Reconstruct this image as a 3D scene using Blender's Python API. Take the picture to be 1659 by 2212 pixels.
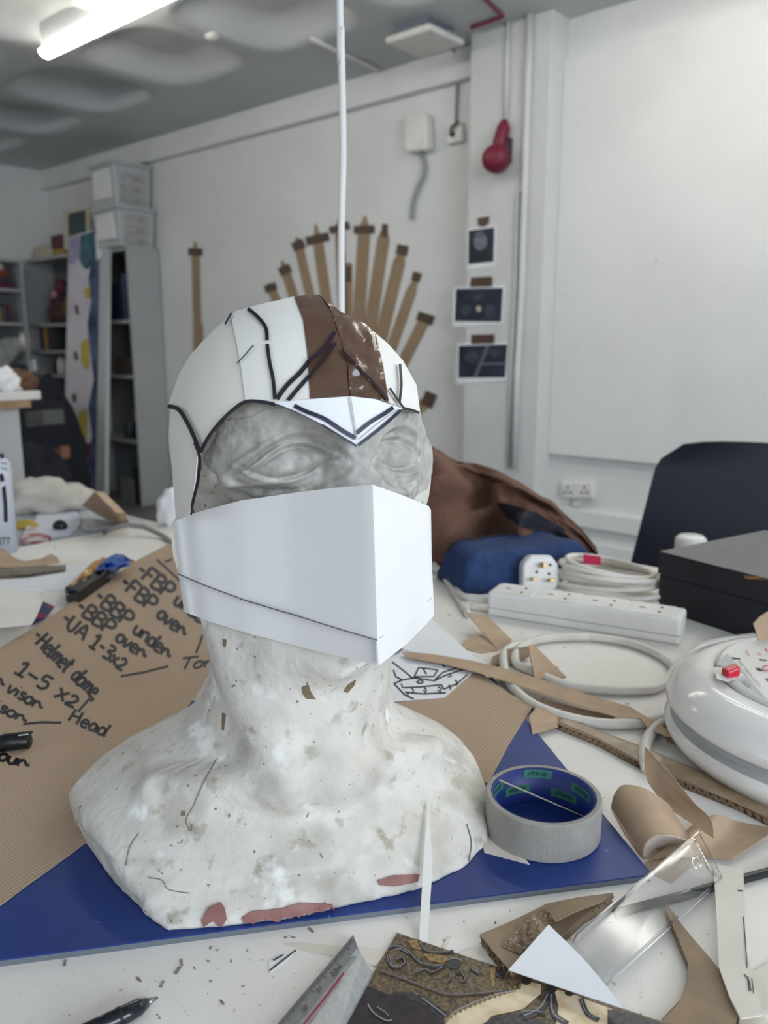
import bpy, bmesh, math, random
import numpy as np
from mathutils import Vector, Matrix, noise
from mathutils.geometry import delaunay_2d_cdt
from mathutils.bvhtree import BVHTree

for o in list(bpy.data.objects): bpy.data.objects.remove(o, do_unlink=True)
scene = bpy.context.scene
COL = scene.collection
random.seed(7)

# ------------------------------------------------------------------ camera, light, exposure
TABLE = 0.80; CAMZ = 1.155; FPX = 1750.0; PITCH = math.radians(11.5); CEIL = 2.575
cam_d = bpy.data.cameras.new('camera'); cam = bpy.data.objects.new('camera', cam_d); COL.objects.link(cam)
cam.location = (0, 0, CAMZ); cam.rotation_euler = (math.radians(90) - PITCH, 0, 0)
cam_d.sensor_fit = 'VERTICAL'; cam_d.sensor_height = 36.0; cam_d.sensor_width = 27.0
cam_d.lens = FPX / 2212 * 36.0; cam_d.clip_start = 0.02
cam_d.dof.use_dof = True; cam_d.dof.focus_distance = 0.56; cam_d.dof.aperture_fstop = 8.5
scene.camera = cam

TH = math.radians(48.7)
U = Vector((math.sin(TH), -math.cos(TH), 0)); N = Vector((math.cos(TH), math.sin(TH), 0)); Z = Vector((0, 0, 1))
def R3(u, m, z): return U * u + N * m + Z * z          # room frame: along the wall, towards the wall, up

world = bpy.data.worlds.new('World'); scene.world = world; world.use_nodes = True
world.node_tree.nodes['Background'].inputs[0].default_value = (0.72, 0.84, 1.0, 1)
world.node_tree.nodes['Background'].inputs[1].default_value = 1.2
def area_light(name, loc, target, sx, sy, power, col):
    d = bpy.data.lights.new(name, 'AREA'); d.shape = 'RECTANGLE'; d.size = sx; d.size_y = sy; d.energy = power; d.color = col
    o = bpy.data.objects.new(name, d); COL.objects.link(o); o.location = loc
    o.rotation_euler = (Vector(target) - Vector(loc)).to_track_quat('-Z', 'Y').to_euler()
    return o
WIN_U = 2.9
area_light('window_daylight', R3(WIN_U - 0.06, -0.1, 1.75), R3(0, -0.1, 1.45), 2.3, 1.4, 74, (0.78, 0.87, 1.0))
area_light('window_daylight', R3(-1.2, -2.75, 1.85), R3(-1.2, 0, 1.3), 3.4, 1.3, 8, (0.93, 0.96, 1.0))
TUBE_EMIT = 17.5
vs = scene.view_settings
vs.view_transform = 'Standard'; vs.look = 'None'; vs.exposure = 0.04; vs.gamma = 1.0; vs.use_curve_mapping = False

# ------------------------------------------------------------------ pixel rays onto real planes
cp, sp = math.cos(PITCH), math.sin(PITCH); CAM = Vector((0, 0, CAMZ))
def ray(px, py):
    r = (px - 829.5) / FPX; u = (1106 - py) / FPX
    return Vector((r, cp + u * sp, u * cp - sp))
def T(px, py, z=TABLE): d = ray(px, py); return CAM + d * ((z - CAMZ) / d.z)
def Wm(px, py, m): d = ray(px, py); return CAM + d * (m / d.dot(N))
def Wu(px, py, u): d = ray(px, py); return CAM + d * (u / d.dot(U))
def Y(px, py, y): d = ray(px, py); return CAM + d * (y / d.y)
def plane_surf(p0, n):
    n = n.normalized()
    def f(px, py):
        d = ray(px, py); return CAM + d * ((p0 - CAM).dot(n) / d.dot(n))
    return f
def tsurf(z): return lambda px, py: T(px, py, z)
def um(px, py, m): p = Wm(px, py, m); return p.dot(U), p.z

# ------------------------------------------------------------------ materials
def lin(c):
    return tuple(((v / 255) / 12.92 if v <= 10.3 else (((v / 255) + 0.055) / 1.055) ** 2.4) for v in c)
MATS = {}
def mat(name, c1, rough=0.6, c2=None, scale=20, bump=0.0, bscale=None, metal=0.0, spec=0.5, coat=0.0, trans=0.0,
        specks=None, stretch=None, emit=0.0, detail=6.0, contrast=(0.35, 0.65), alpha=1.0, wave=None, ior=1.45):
    """procedural principled material; c1/c2 sRGB 0-255 mixed by noise; specks = (colour, scale, threshold)"""
    if name in MATS: return MATS[name]
    m = bpy.data.materials.new(name); m.use_nodes = True; nt = m.node_tree; b = nt.nodes['Principled BSDF']
    MATS[name] = m
    L = nt.links.new
    b.inputs['Roughness'].default_value = rough; b.inputs['Metallic'].default_value = metal
    b.inputs['Specular IOR Level'].default_value = spec; b.inputs['IOR'].default_value = ior
    b.inputs['Coat Weight'].default_value = coat; b.inputs['Coat Roughness'].default_value = 0.05
    b.inputs['Transmission Weight'].default_value = trans; b.inputs['Alpha'].default_value = alpha
    col1 = lin(c1) + (1,); b.inputs['Base Color'].default_value = col1; m.diffuse_color = col1
    if emit:
        b.inputs['Emission Color'].default_value = col1; b.inputs['Emission Strength'].default_value = emit
    tc = nt.nodes.new('ShaderNodeTexCoord'); mp = nt.nodes.new('ShaderNodeMapping')
    L(tc.outputs['Object'], mp.inputs['Vector'])
    if stretch: mp.inputs['Scale'].default_value = stretch
    out = None
    def noise_n(s, d=detail):
        n = nt.nodes.new('ShaderNodeTexNoise'); n.inputs['Scale'].default_value = s; n.inputs['Detail'].default_value = d
        L(mp.outputs[0], n.inputs['Vector']); return n
    if c2:
        n = noise_n(scale); rp = nt.nodes.new('ShaderNodeValToRGB')
        rp.color_ramp.elements[0].position = contrast[0]; rp.color_ramp.elements[1].position = contrast[1]
        rp.color_ramp.elements[0].color = col1; rp.color_ramp.elements[1].color = lin(c2) + (1,)
        L(n.outputs[0], rp.inputs[0]); out = rp.outputs[0]
    for sk in (specks or []):
        n = noise_n(sk[1], 3.0); rp = nt.nodes.new('ShaderNodeValToRGB')
        rp.color_ramp.elements[0].position = sk[2]; rp.color_ramp.elements[1].position = min(1, sk[2] + (sk[3] if len(sk) > 3 else 0.025))
        rp.color_ramp.elements[0].color = (0, 0, 0, 1); rp.color_ramp.elements[1].color = (1, 1, 1, 1)
        L(n.outputs[0], rp.inputs[0])
        mx = nt.nodes.new('ShaderNodeMix'); mx.data_type = 'RGBA'
        L(rp.outputs[0], mx.inputs['Factor'])
        if out: L(out, mx.inputs[6])
        else: mx.inputs[6].default_value = col1
        mx.inputs[7].default_value = lin(sk[0]) + (1,); out = mx.outputs[2]
    hgt = None
    if wave:   # (scale, direction axis vector as mapping rotation z, strength mix colour)
        w = nt.nodes.new('ShaderNodeTexWave'); w.inputs['Scale'].default_value = wave[0]; w.inputs['Distortion'].default_value = wave[3] if len(wave) > 3 else 0.3
        mp2 = nt.nodes.new('ShaderNodeMapping'); mp2.inputs['Rotation'].default_value = (0, 0, wave[1]); L(tc.outputs['Object'], mp2.inputs['Vector'])
        L(mp2.outputs[0], w.inputs['Vector'])
        mx = nt.nodes.new('ShaderNodeMix'); mx.data_type = 'RGBA'; L(w.outputs['Fac'], mx.inputs['Factor'])
        if out: L(out, mx.inputs[6])
        else: mx.inputs[6].default_value = col1
        mx.inputs[7].default_value = lin(wave[2]) + (1,); out = mx.outputs[2]; hgt = w.outputs['Fac']
    if out: L(out, b.inputs['Base Color'])
    if bump:
        bn = nt.nodes.new('ShaderNodeBump'); bn.inputs['Strength'].default_value = bump; bn.inputs['Distance'].default_value = 0.002
        if hgt is None: hgt = noise_n(bscale or scale * 3).outputs[0]
        L(hgt, bn.inputs['Height']); L(bn.outputs[0], b.inputs['Normal'])
    return m

# ------------------------------------------------------------------ object helpers
WLOC = {}
def link(name, me, loc, parent=None):
    o = bpy.data.objects.new(name, me); COL.objects.link(o); o.location = loc; WLOC[o.name] = Vector(loc)
    if parent is not None:
        o.parent = parent; o.matrix_parent_inverse = Matrix.Translation(-WLOC[parent.name])
    return o
def tag(o, label=None, cat=None, group=None, kind=None):
    if label: o['label'] = label
    if cat: o['category'] = cat
    if group: o['group'] = group
    if kind: o['kind'] = kind
    return o
def thing(name, label, cat, loc, group=None):
    return tag(link(name, None, Vector(loc)), label, cat, group)
def mobj(name, V, Fc, m, parent=None, smooth=False, solid=0, uv=None, bevel=0, label=None, cat=None, group=None, kind=None):
    V = [Vector(v) for v in V]
    xs = [v.x for v in V]; ys = [v.y for v in V]; zs = [v.z for v in V]
    c = Vector(((min(xs) + max(xs)) / 2, (min(ys) + max(ys)) / 2, min(zs)))
    me = bpy.data.meshes.new(name); me.from_pydata([v - c for v in V], [], [tuple(f) for f in Fc]); me.validate()
    if smooth: me.polygons.foreach_set('use_smooth', [True] * len(me.polygons))
    me.materials.append(m)
    o = link(name, me, c, parent)
    if bevel:
        b = o.modifiers.new('bevel', 'BEVEL'); b.width = bevel; b.segments = 2; b.limit_method = 'ANGLE'
    if solid:
        s = o.modifiers.new('solid', 'SOLIDIFY'); s.thickness = solid; s.offset = -1
        if smooth: e = o.modifiers.new('split', 'EDGE_SPLIT'); e.split_angle = math.radians(35)
    return tag(o, label, cat, group, kind)
class MB:
    def __init__(s): s.V = []; s.F = []
    def add(s, V, Fc): k = len(s.V); s.V += [Vector(v) for v in V]; s.F += [[i + k for i in f] for f in Fc]; return s
    def box(s, c, ax, ay, az):       # centre and half axes
        c = Vector(c); P = [c + ax * i + ay * j + az * k for k in (-1, 1) for j in (-1, 1) for i in (-1, 1)]
        return s.add(P, [(0, 2, 3, 1), (4, 5, 7, 6), (0, 1, 5, 4), (2, 6, 7, 3), (0, 4, 6, 2), (1, 3, 7, 5)])
    def rbox(s, u0, u1, m0, m1, z0, z1):
        return s.box(R3((u0 + u1) / 2, (m0 + m1) / 2, (z0 + z1) / 2), U * (u1 - u0) / 2, N * (m1 - m0) / 2, Z * (z1 - z0) / 2)
    def prism(s, pts, vec):          # polygon extruded by vec
        n = len(pts); P = [Vector(p) for p in pts]; Q = [p + Vector(vec) for p in P]
        return s.add(P + Q, [list(range(n))[::-1], list(range(n, 2 * n))] + [(i, (i + 1) % n, n + (i + 1) % n, n + i) for i in range(n)])
    def tube(s, pts, r, seg=10, closed=False):
        P = [Vector(p) for p in pts]; n = len(P); rr = r if isinstance(r, (list, tuple)) else [r] * n
        k0 = len(s.V); nrm = None
        for i, p in enumerate(P):
            t = ((P[(i + 1) % n] - P[i - 1]) if closed else (P[min(i + 1, n - 1)] - P[max(i - 1, 0)])).normalized()
            if nrm is None: nrm = t.orthogonal().normalized()
            nrm = (nrm - t * nrm.dot(t)).normalized(); bi = t.cross(nrm)
            for j in range(seg):
                a = 2 * math.pi * j / seg; s.V.append(p + (nrm * math.cos(a) + bi * math.sin(a)) * rr[i])
        for i in range(n if closed else n - 1):
            for j in range(seg):
                a = k0 + i * seg + j; b = k0 + i * seg + (j + 1) % seg
                i2 = (i + 1) % n; c = k0 + i2 * seg + (j + 1) % seg; d = k0 + i2 * seg + j
                s.F.append([a, b, c, d])
        if not closed:
            s.F.append([k0 + j for j in range(seg)][::-1]); s.F.append([k0 + (n - 1) * seg + j for j in range(seg)])
        return s
    def lathe(s, prof, c, ax=Z, seg=48, cap=True):     # prof: (radius, height)
        c = Vector(c); ax = Vector(ax).normalized(); a0 = ax.orthogonal().normalized(); a1 = ax.cross(a0); k0 = len(s.V)
        for r, h in prof:
            for j in range(seg):
                t = 2 * math.pi * j / seg; s.V.append(c + ax * h + (a0 * math.cos(t) + a1 * math.sin(t)) * r)
        for i in range(len(prof) - 1):
            for j in range(seg): s.F.append([k0 + i * seg + j, k0 + i * seg + (j + 1) % seg, k0 + (i + 1) * seg + (j + 1) % seg, k0 + (i + 1) * seg + j])
        if cap:
            s.F.append([k0 + j for j in range(seg)][::-1]); s.F.append([k0 + (len(prof) - 1) * seg + j for j in range(seg)])
        return s
    def grid(s, rows, closed=False):
        k0 = len(s.V); nr = len(rows); nc = len(rows[0])
        for r in rows: s.V += [Vector(p) for p in r]
        for i in range(nr - 1):
            for j in range(nc if closed else nc - 1):
                j2 = (j + 1) % nc; s.F.append([k0 + i * nc + j, k0 + i * nc + j2, k0 + (i + 1) * nc + j2, k0 + (i + 1) * nc + j])
        return s
    def obj(s, name, m, parent=None, **k): return mobj(name, s.V, s.F, m, parent, **k)
def spline(pts, n=8, closed=False):
    P = [Vector(p) for p in pts]; out = []; L = len(P)
    for i in range(L if closed else L - 1):
        g = (lambda k: P[k % L]) if closed else (lambda k: P[max(0, min(L - 1, k))])
        a, b, c, d = g(i - 1), g(i), g(i + 1), g(i + 2)
        for j in range(n):
            t = j / n
            out.append(0.5 * ((2 * b) + (c - a) * t + (2 * a - 5 * b + 4 * c - d) * t * t + (3 * b - a - 3 * c + d) * t ** 3))
    if not closed: out.append(P[-1])
    return out
def spx(pts, n=8, closed=False): return [(v.x, v.y) for v in spline([(p[0], p[1], 0) for p in pts], n, closed)]
def inside(p, poly):
    c = False; j = len(poly) - 1
    for i in range(len(poly)):
        a, b = poly[i], poly[j]
        if (a[1] > p[1]) != (b[1] > p[1]) and p[0] < (b[0] - a[0]) * (p[1] - a[1]) / (b[1] - a[1]) + a[0]: c = not c
        j = i
    return c
def sheet_px(name, poly, surf, m, parent=None, step=18, thick=0.0006, smooth=True, **k):
    """a thin sheet whose outline is given along sight lines and laid on a real surface"""
    P = []
    for i in range(len(poly)):
        a, b = Vector(poly[i]), Vector(poly[(i + 1) % len(poly)]); q = max(1, int((b - a).length / step))
        P += [a.lerp(b, j / q) for j in range(q)]
    nb = len(P); xs = [p.x for p in P]; ys = [p.y for p in P]
    x = min(xs) + step / 2; row = 0
    while x < max(xs):
        y = min(ys) + step / 2 + (step / 2 if row % 2 else 0)
        while y < max(ys):
            if inside((x, y), poly) and min((Vector((x, y)) - p).length for p in P[:nb]) > step * 0.45: P.append(Vector((x, y)))
            y += step
        x += step; row += 1
    vo, eo, fo, *_ = delaunay_2d_cdt(P, [(i, (i + 1) % nb) for i in range(nb)], [], 1, 1e-4)
    V = [surf(v.x, v.y) for v in vo]; Fc = [list(f) for f in fo]
    out = []
    for f in Fc:                      # face the camera
        a, b, c = V[f[0]], V[f[1]], V[f[2]]
        nn = (b - a).cross(c - a); out.append(f if nn.dot(CAM - a) > 0 else f[::-1])
    return mobj(name, V, out, m, parent, smooth=smooth, solid=thick, **k)
def flat_px(name, poly, z, thick, m, parent=None, **k):
    """a flat piece lying on a level surface at height z"""
    mb = MB(); P = [T(x, y, z + thick) for x, y in poly]
    a = sum((P[i].x * P[(i + 1) % len(P)].y - P[(i + 1) % len(P)].x * P[i].y) for i in range(len(P)))
    if a > 0: P = P[::-1]
    mb.prism(P, (0, 0, -thick)); return mb.obj(name, m, parent, **k)
def wall_px(name, poly, m_, thick, mt, parent=None, **k):
    P = [Wm(x, y, m_ - thick) for x, y in poly]; mb = MB().prism(P, N * thick); return mb.obj(name, mt, parent, **k)
def strokes(name, lines, surf, width, m, parent=None, lift=0.0004, dens=9, split=True, **k):
    if split and len(lines) > 1:
        return [strokes(name, [q], surf, width, m, parent, lift, dens, False, **k) for q in lines]
    mb = MB()
    for ln in lines:
        w = width
        if isinstance(ln, tuple) and isinstance(ln[1], (int, float)) and not isinstance(ln[0], (int, float)): ln, w = ln
        Q = []
        for a, b in zip(ln[:-1], ln[1:]):
            a, b = Vector(a), Vector(b); q = max(1, int((b - a).length / dens)); Q += [a.lerp(b, j / q) for j in range(q)]
        Q.append(Vector(ln[-1])); rows = []
        for i, p in enumerate(Q):
            t = Q[min(i + 1, len(Q) - 1)] - Q[max(i - 1, 0)]
            if t.length < 1e-6: t = Vector((1, 0))
            t.normalize(); nn = Vector((-t.y, t.x)) * w * 0.5
            r = []
            for s_ in (1, -1):
                s0 = surf(*(p + nn * s_)); r.append(s0 + (CAM - s0).normalized() * lift)
            rows.append(r)
        mb.grid(rows)
    return mb.obj(name, m, parent, **k)
def text_flat(s):
    c = bpy.data.curves.new('t', 'FONT'); c.body = s; c.size = 1.0; c.align_x = 'CENTER'; c.align_y = 'CENTER'; c.resolution_u = 3
    o = bpy.data.objects.new('t', c); COL.objects.link(o)
    dg = bpy.context.evaluated_depsgraph_get(); me = bpy.data.meshes.new_from_object(o.evaluated_get(dg))
    V = [(v.co.x, v.co.y) for v in me.vertices]; Fc = [list(p.vertices) for p in me.polygons]
    bpy.data.objects.remove(o); bpy.data.meshes.remove(me); return V, Fc
def text_px(name, s, c, ex, ey, surf, m, parent, lift=0.0003):
    V, Fc = text_flat(s); P = []
    for x, y in V:
        q = surf(c[0] + ex[0] * x + ey[0] * y, c[1] + ex[1] * x + ey[1] * y); P.append(q + (CAM - q).normalized() * lift)
    return mobj(name, P, Fc, m, parent)

# ------------------------------------------------------------------ common materials
M_WALL = mat('wall_paint', (222, 223, 221), 0.75, (229, 230, 228), 2.5, bump=0.25, bscale=60, specks=[((150, 150, 148), 26, 0.765)])
M_PLAST = mat('white_plastic', (232, 231, 227), 0.35, (222, 220, 214), 14, bump=0.02)
M_CARDW = mat('white_card', (238, 236, 230), 0.7, (230, 227, 219), 16, bump=0.05, bscale=300)
M_PAPER = mat('white_paper', (240, 241, 243), 0.75, (234, 235, 238), 8)
M_CREAM = mat('cream_card', (226, 220, 208), 0.7, (217, 210, 197), 20, bump=0.05, bscale=300)
M_KRAFT = mat('kraft_paper', (190, 166, 141), 0.75, (182, 158, 134), 5, wave=(95, 0.55, (170, 147, 124), 0.6), bump=0.12)
M_KRAFTP = mat('kraft_plain', (190, 164, 136), 0.7, (176, 151, 125), 40, bump=0.15, bscale=120)
M_CORR = mat('cardboard', (154, 132, 108), 0.8, (140, 120, 98), 40, bump=0.2, bscale=90)
M_FLUTE = mat('cardboard_core', (96, 78, 62), 0.9, (76, 61, 49), 40)
M_TAPE = mat('brown_tape', (98, 74, 58), 0.16, (90, 67, 52), 6, spec=0.6, bump=0.1, bscale=22)
M_TAPEW = mat('brown_tape_crumpled', (100, 76, 60), 0.13, (88, 66, 52), 8, spec=0.7, bump=0.9, bscale=34)
M_INK = mat('marker_ink', (38, 36, 46), 0.5, (28, 27, 34), 60)
M_INKB = mat('blue_black_ink', (34, 32, 62), 0.45, (26, 25, 44), 50)
M_PENCIL = mat('pencil_line', (160, 158, 158), 0.7)
M_BLACK = mat('black_plastic', (26, 27, 30), 0.35, (20, 21, 24), 10)
M_CORD = mat('white_cable', (232, 228, 220), 0.42, (214, 209, 200), 25)
M_GREYC = mat('grey_cable', (150, 154, 152), 0.5)
M_BRASS = mat('brass', (178, 148, 92), 0.3, metal=0.9)
M_CLEART = mat('clear_packing_tape', (178, 158, 130), 0.1, (150, 128, 100), 30, bump=0.7, bscale=60, spec=0.8)
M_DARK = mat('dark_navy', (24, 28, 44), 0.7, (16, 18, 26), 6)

# ------------------------------------------------------------------ the room
MW = 3.5; UL = -6.79; UR = WIN_U; MF = -2.9
def struct(name, mb, m, **k): return mb.obj(name, m, kind='structure', **k)
M_FLOOR = mat('floor', (128, 128, 126), 0.6, (108, 108, 106), 4, bump=0.1)
struct('floor', MB().rbox(UL - .2, UR + .2, MF - .2, MW + .2, -0.1, 0), M_FLOOR, label='grey concrete floor', cat='floor')
struct('wall_back', MB().rbox(UL - .2, UR + .2, MW, MW + .2, 0, CEIL + .25), M_WALL, label='white painted wall with taped cardboard strips', cat='wall')
struct('wall_left', MB().rbox(UL - .2, UL, MF, MW, 0, CEIL + .25), M_WALL, label='white painted wall behind the far shelves', cat='wall')
wr = MB().rbox(UR, UR + .2, MF, -1.3, 0, CEIL + .25).rbox(UR, UR + .2, 1.1, MW, 0, CEIL + .25)
wr.rbox(UR, UR + .2, -1.3, 1.1, 0, 1.0).rbox(UR, UR + .2, -1.3, 1.1, 2.45, CEIL + .25)
struct('wall_right', wr, M_WALL, label='white painted wall with the window', cat='wall')
wf = MB().rbox(UL, -3.0, MF - .2, MF, 0, CEIL + .25).rbox(0.6, UR, MF - .2, MF, 0, CEIL + .25).rbox(-3.0, 0.6, MF - .2, MF, 0, 1.1).rbox(-3.0, 0.6, MF - .2, MF, 2.5, CEIL + .25)
struct('wall_front', wf, M_WALL, label='white painted wall with the wide window', cat='wall')
M_FRAME = mat('window_frame_white', (225, 226, 226), 0.4)
w1 = MB()
for a, b, c, d in ((-1.3, -1.24, 1.0, 2.45), (1.04, 1.1, 1.0, 2.45), (-0.13, -0.07, 1.0, 2.45), (-1.3, 1.1, 1.0, 1.06), (-1.3, 1.1, 2.39, 2.45)):
    w1.rbox(UR + .05, UR + .11, a, b, c, d)
struct('window_1', w1, M_FRAME, label='white framed window in the side wall', cat='window')
w2 = MB()
for a, b, c, d in ((-3.0, -2.94, 1.1, 2.5), (0.54, 0.6, 1.1, 2.5), (-1.83, -1.77, 1.1, 2.5), (-.63, -.57, 1.1, 2.5), (-3.0, 0.6, 1.1, 1.16), (-3.0, 0.6, 2.44, 2.5)):
    w2.rbox(a, b, MF - .11, MF - .05, c, d)
struct('window_2', w2, M_FRAME, label='wide white framed window', cat='window')
# waffle ceiling with rounded recesses
M_CEIL = mat('ceiling_paint', (204, 208, 210), 0.6, (194, 198, 200), 1.5)
cb = MB(); nu, nm = 300, 200
PU, PM, U0, M0 = 0.80, 0.86, -3.77, 2.60
rows = []
for i in range(nu + 1):
    u = UL - .1 + (UR - UL + .2) * i / nu; r = []
    for j in range(nm + 1):
        m_ = MF - .1 + (MW - MF + .2) * j / nm
        a = ((u - U0) / PU + .5) % 1 - .5; b = ((m_ - M0) / PM + .5) % 1 - .5
        q = (abs(a / .43) ** 4 + abs(b / .40) ** 4) ** .25
        h = 0.0 if m_ > 3.12 else 0.13 * (1 - min(1, q) ** 4)
        t = min(1, max(0, (1.0 - q) / .30)); h = 0.0 if m_ > 3.12 else 0.12 * t * t * (3 - 2 * t)
        r.append(R3(u, m_, CEIL + h))
    rows.append(r)
cb.grid(rows)
struct('ceiling', cb, M_CEIL, smooth=True, label='grey painted waffle ceiling with rounded recesses', cat='ceiling')
# long ledge beam at the top of the wall
struct('trim_1', MB().rbox(UL, -2.41, MW - .045, MW, CEIL - .135, CEIL).rbox(UL, -2.41, MW - .06, MW, CEIL - .15, CEIL - .135), M_WALL, bevel=.004, label='boxed ledge running along the top of the wall', cat='trim')
# column
CU0, CU1, CM = -2.415, -1.985, 3.357
M_COLUMN = mat('column_paint', (216, 217, 216), 0.7, (208, 209, 208), 3, bump=0.2, bscale=50)
struct('wall_column', MB().rbox(CU0, CU1, CM, MW + .01, 0, CEIL + .02), M_COLUMN, bevel=.006, label='white square column with three taped photographs', cat='column')
# dado panel seam and skirting right of the column
zd = um(1174, 980, MW)[1]; zs = um(1238, 1133, MW)[1]; zt = um(1222, 1095, MW)[1]
pan = MB().rbox(CU1, UR, MW - .034, MW, zd + .006, um(1300, 112, MW)[1])
struct('trim_2', pan, M_WALL, bevel=.004, label='raised white wall panel right of the column', cat='trim')
struct('baseboard_right', MB().rbox(CU1, UR, MW - .03, MW, zs, zt).rbox(CU1, UR, MW - .02, MW, 0, zs - .07), M_WALL, bevel=.004, label='white skirting ledge under the socket', cat='skirting')
struct('baseboard_left', MB().rbox(-5.2, CU0, MW - .02, MW, 0, .12), M_WALL, bevel=.004, label='white skirting at the foot of the wall', cat='skirting')

# ------------------------------------------------------------------ the work table
TU0, TU1, TM0, TM1 = -1.44, 1.1, 0.0, 1.266
M_TABLE = mat('white_table', (240, 236, 229), 0.5, (231, 227, 220), 7, bump=0.08, bscale=140, specks=[((150, 148, 142), 75, 0.70), ((120, 118, 112), 190, 0.735)])
tt = thing('work_table', 'large white work table covered with craft materials', 'table', R3((TU0 + TU1) / 2, (TM0 + TM1) / 2, 0))
MB().rbox(TU0, TU1, TM0, TM1, TABLE - .03, TABLE).obj('tabletop', M_TABLE, tt, bevel=.003)
M_LEG = mat('table_leg_metal', (120, 122, 124), 0.4, metal=0.6)
for a in (TU0 + .06, TU1 - .06):
    for b in (TM0 + .06, TM1 - .06): MB().rbox(a - .02, a + .02, b - .02, b + .02, 0, TABLE - .03).obj('leg', M_LEG, tt)

# blue board under the bust
BZ = TABLE + .005
M_BOARD = mat('blue_board', (28, 60, 134), 0.42, (23, 50, 116), 5, bump=0.03, specks=[((70, 96, 160), 60, 0.70)])
M_EDGE = mat('board_edge_grey', (108, 114, 122), 0.5)
Bc = T(1408, 1888, BZ); A0 = T(0, 2072, BZ); e1 = (Bc - A0).normalized(); e2 = Vector((-e1.y, e1.x, 0))
board = thing('craft_board', 'navy blue craft board lying under the plaster bust', 'board', (Bc - e1 * .32 + e2 * .16).to_tuple()[:2] + (TABLE,))
P = [Bc, Bc + e2 * .34, Bc - e1 * .72 + e2 * .34, Bc - e1 * .72]
MB().prism([p - Z * .0012 for p in P], (0, 0, .0012)).obj('blue_face', M_BOARD, board)
MB().prism([p - Z * .005 for p in P], (0, 0, .0038)).obj('grey_core', M_EDGE, board)

# ------------------------------------------------------------------ plaster bust
AX = Vector((-.070, .572, BZ + .0005)); YH = math.radians(31); YC = math.radians(16)
HF = (math.sin(YH), -math.cos(YH)); HR = (math.cos(YH), math.sin(YH))
CF = (math.sin(YC), -math.cos(YC)); CR = (math.cos(YC), math.sin(YC))
def ell(l, f, z, c, r):
    p = np.sqrt(((l - c[0]) / r[0]) ** 2 + ((f - c[1]) / r[1]) ** 2 + ((z - c[2]) / r[2]) ** 2)
    q = np.sqrt(((l - c[0]) / r[0] ** 2) ** 2 + ((f - c[1]) / r[1] ** 2) ** 2 + ((z - c[2]) / r[2] ** 2) ** 2)
    return p * (p - 1) / np.maximum(q, 1e-6)
def caps(l, f, z, a, b, ra, rb):
    d = [b[i] - a[i] for i in range(3)]; dd = sum(v * v for v in d)
    t = np.clip(((l - a[0]) * d[0] + (f - a[1]) * d[1] + (z - a[2]) * d[2]) / dd, 0, 1)
    return np.sqrt((l - a[0] - d[0] * t) ** 2 + (f - a[1] - d[1] * t) ** 2 + (z - a[2] - d[2] * t) ** 2) - (ra + (rb - ra) * t)
def smin(a, b, k): h = np.clip(.5 + .5 * (b - a) / k, 0, 1); return b + (a - b) * h - k * h * (1 - h)
def smax(a, b, k): return -smin(-a, -b, k)
CRAN = ((.002, .012, .285), (.080, .099, .094))
BASE = [(-.098, .116), (-.03, .123), (.06, .120), (.098, .108), (.124, .086), (.142, .045), (.146, .0), (.138, -.05), (.09, -.095), (-.08, -.095), (-.14, -.06), (-.160, -.024), (-.148, .012), (-.127, .062)]
def polysd(x, y):
    d = np.full(x.shape, 1e9); s = np.ones(x.shape); n = len(BASE)
    for i in range(n):
        a = BASE[i]; b = BASE[i - 1]; ex, ey = b[0] - a[0], b[1] - a[1]; wx, wy = x - a[0], y - a[1]
        t = np.clip((wx * ex + wy * ey) / (ex * ex + ey * ey), 0, 1)
        d = np.minimum(d, (wx - ex * t) ** 2 + (wy - ey * t) ** 2)
        c1 = y >= a[1]; c2 = y < b[1]; c3 = ex * wy > ey * wx
        s = np.where((c1 & c2 & c3) | (~c1 & ~c2 & ~c3), -s, s)
    return s * np.sqrt(d)
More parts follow.
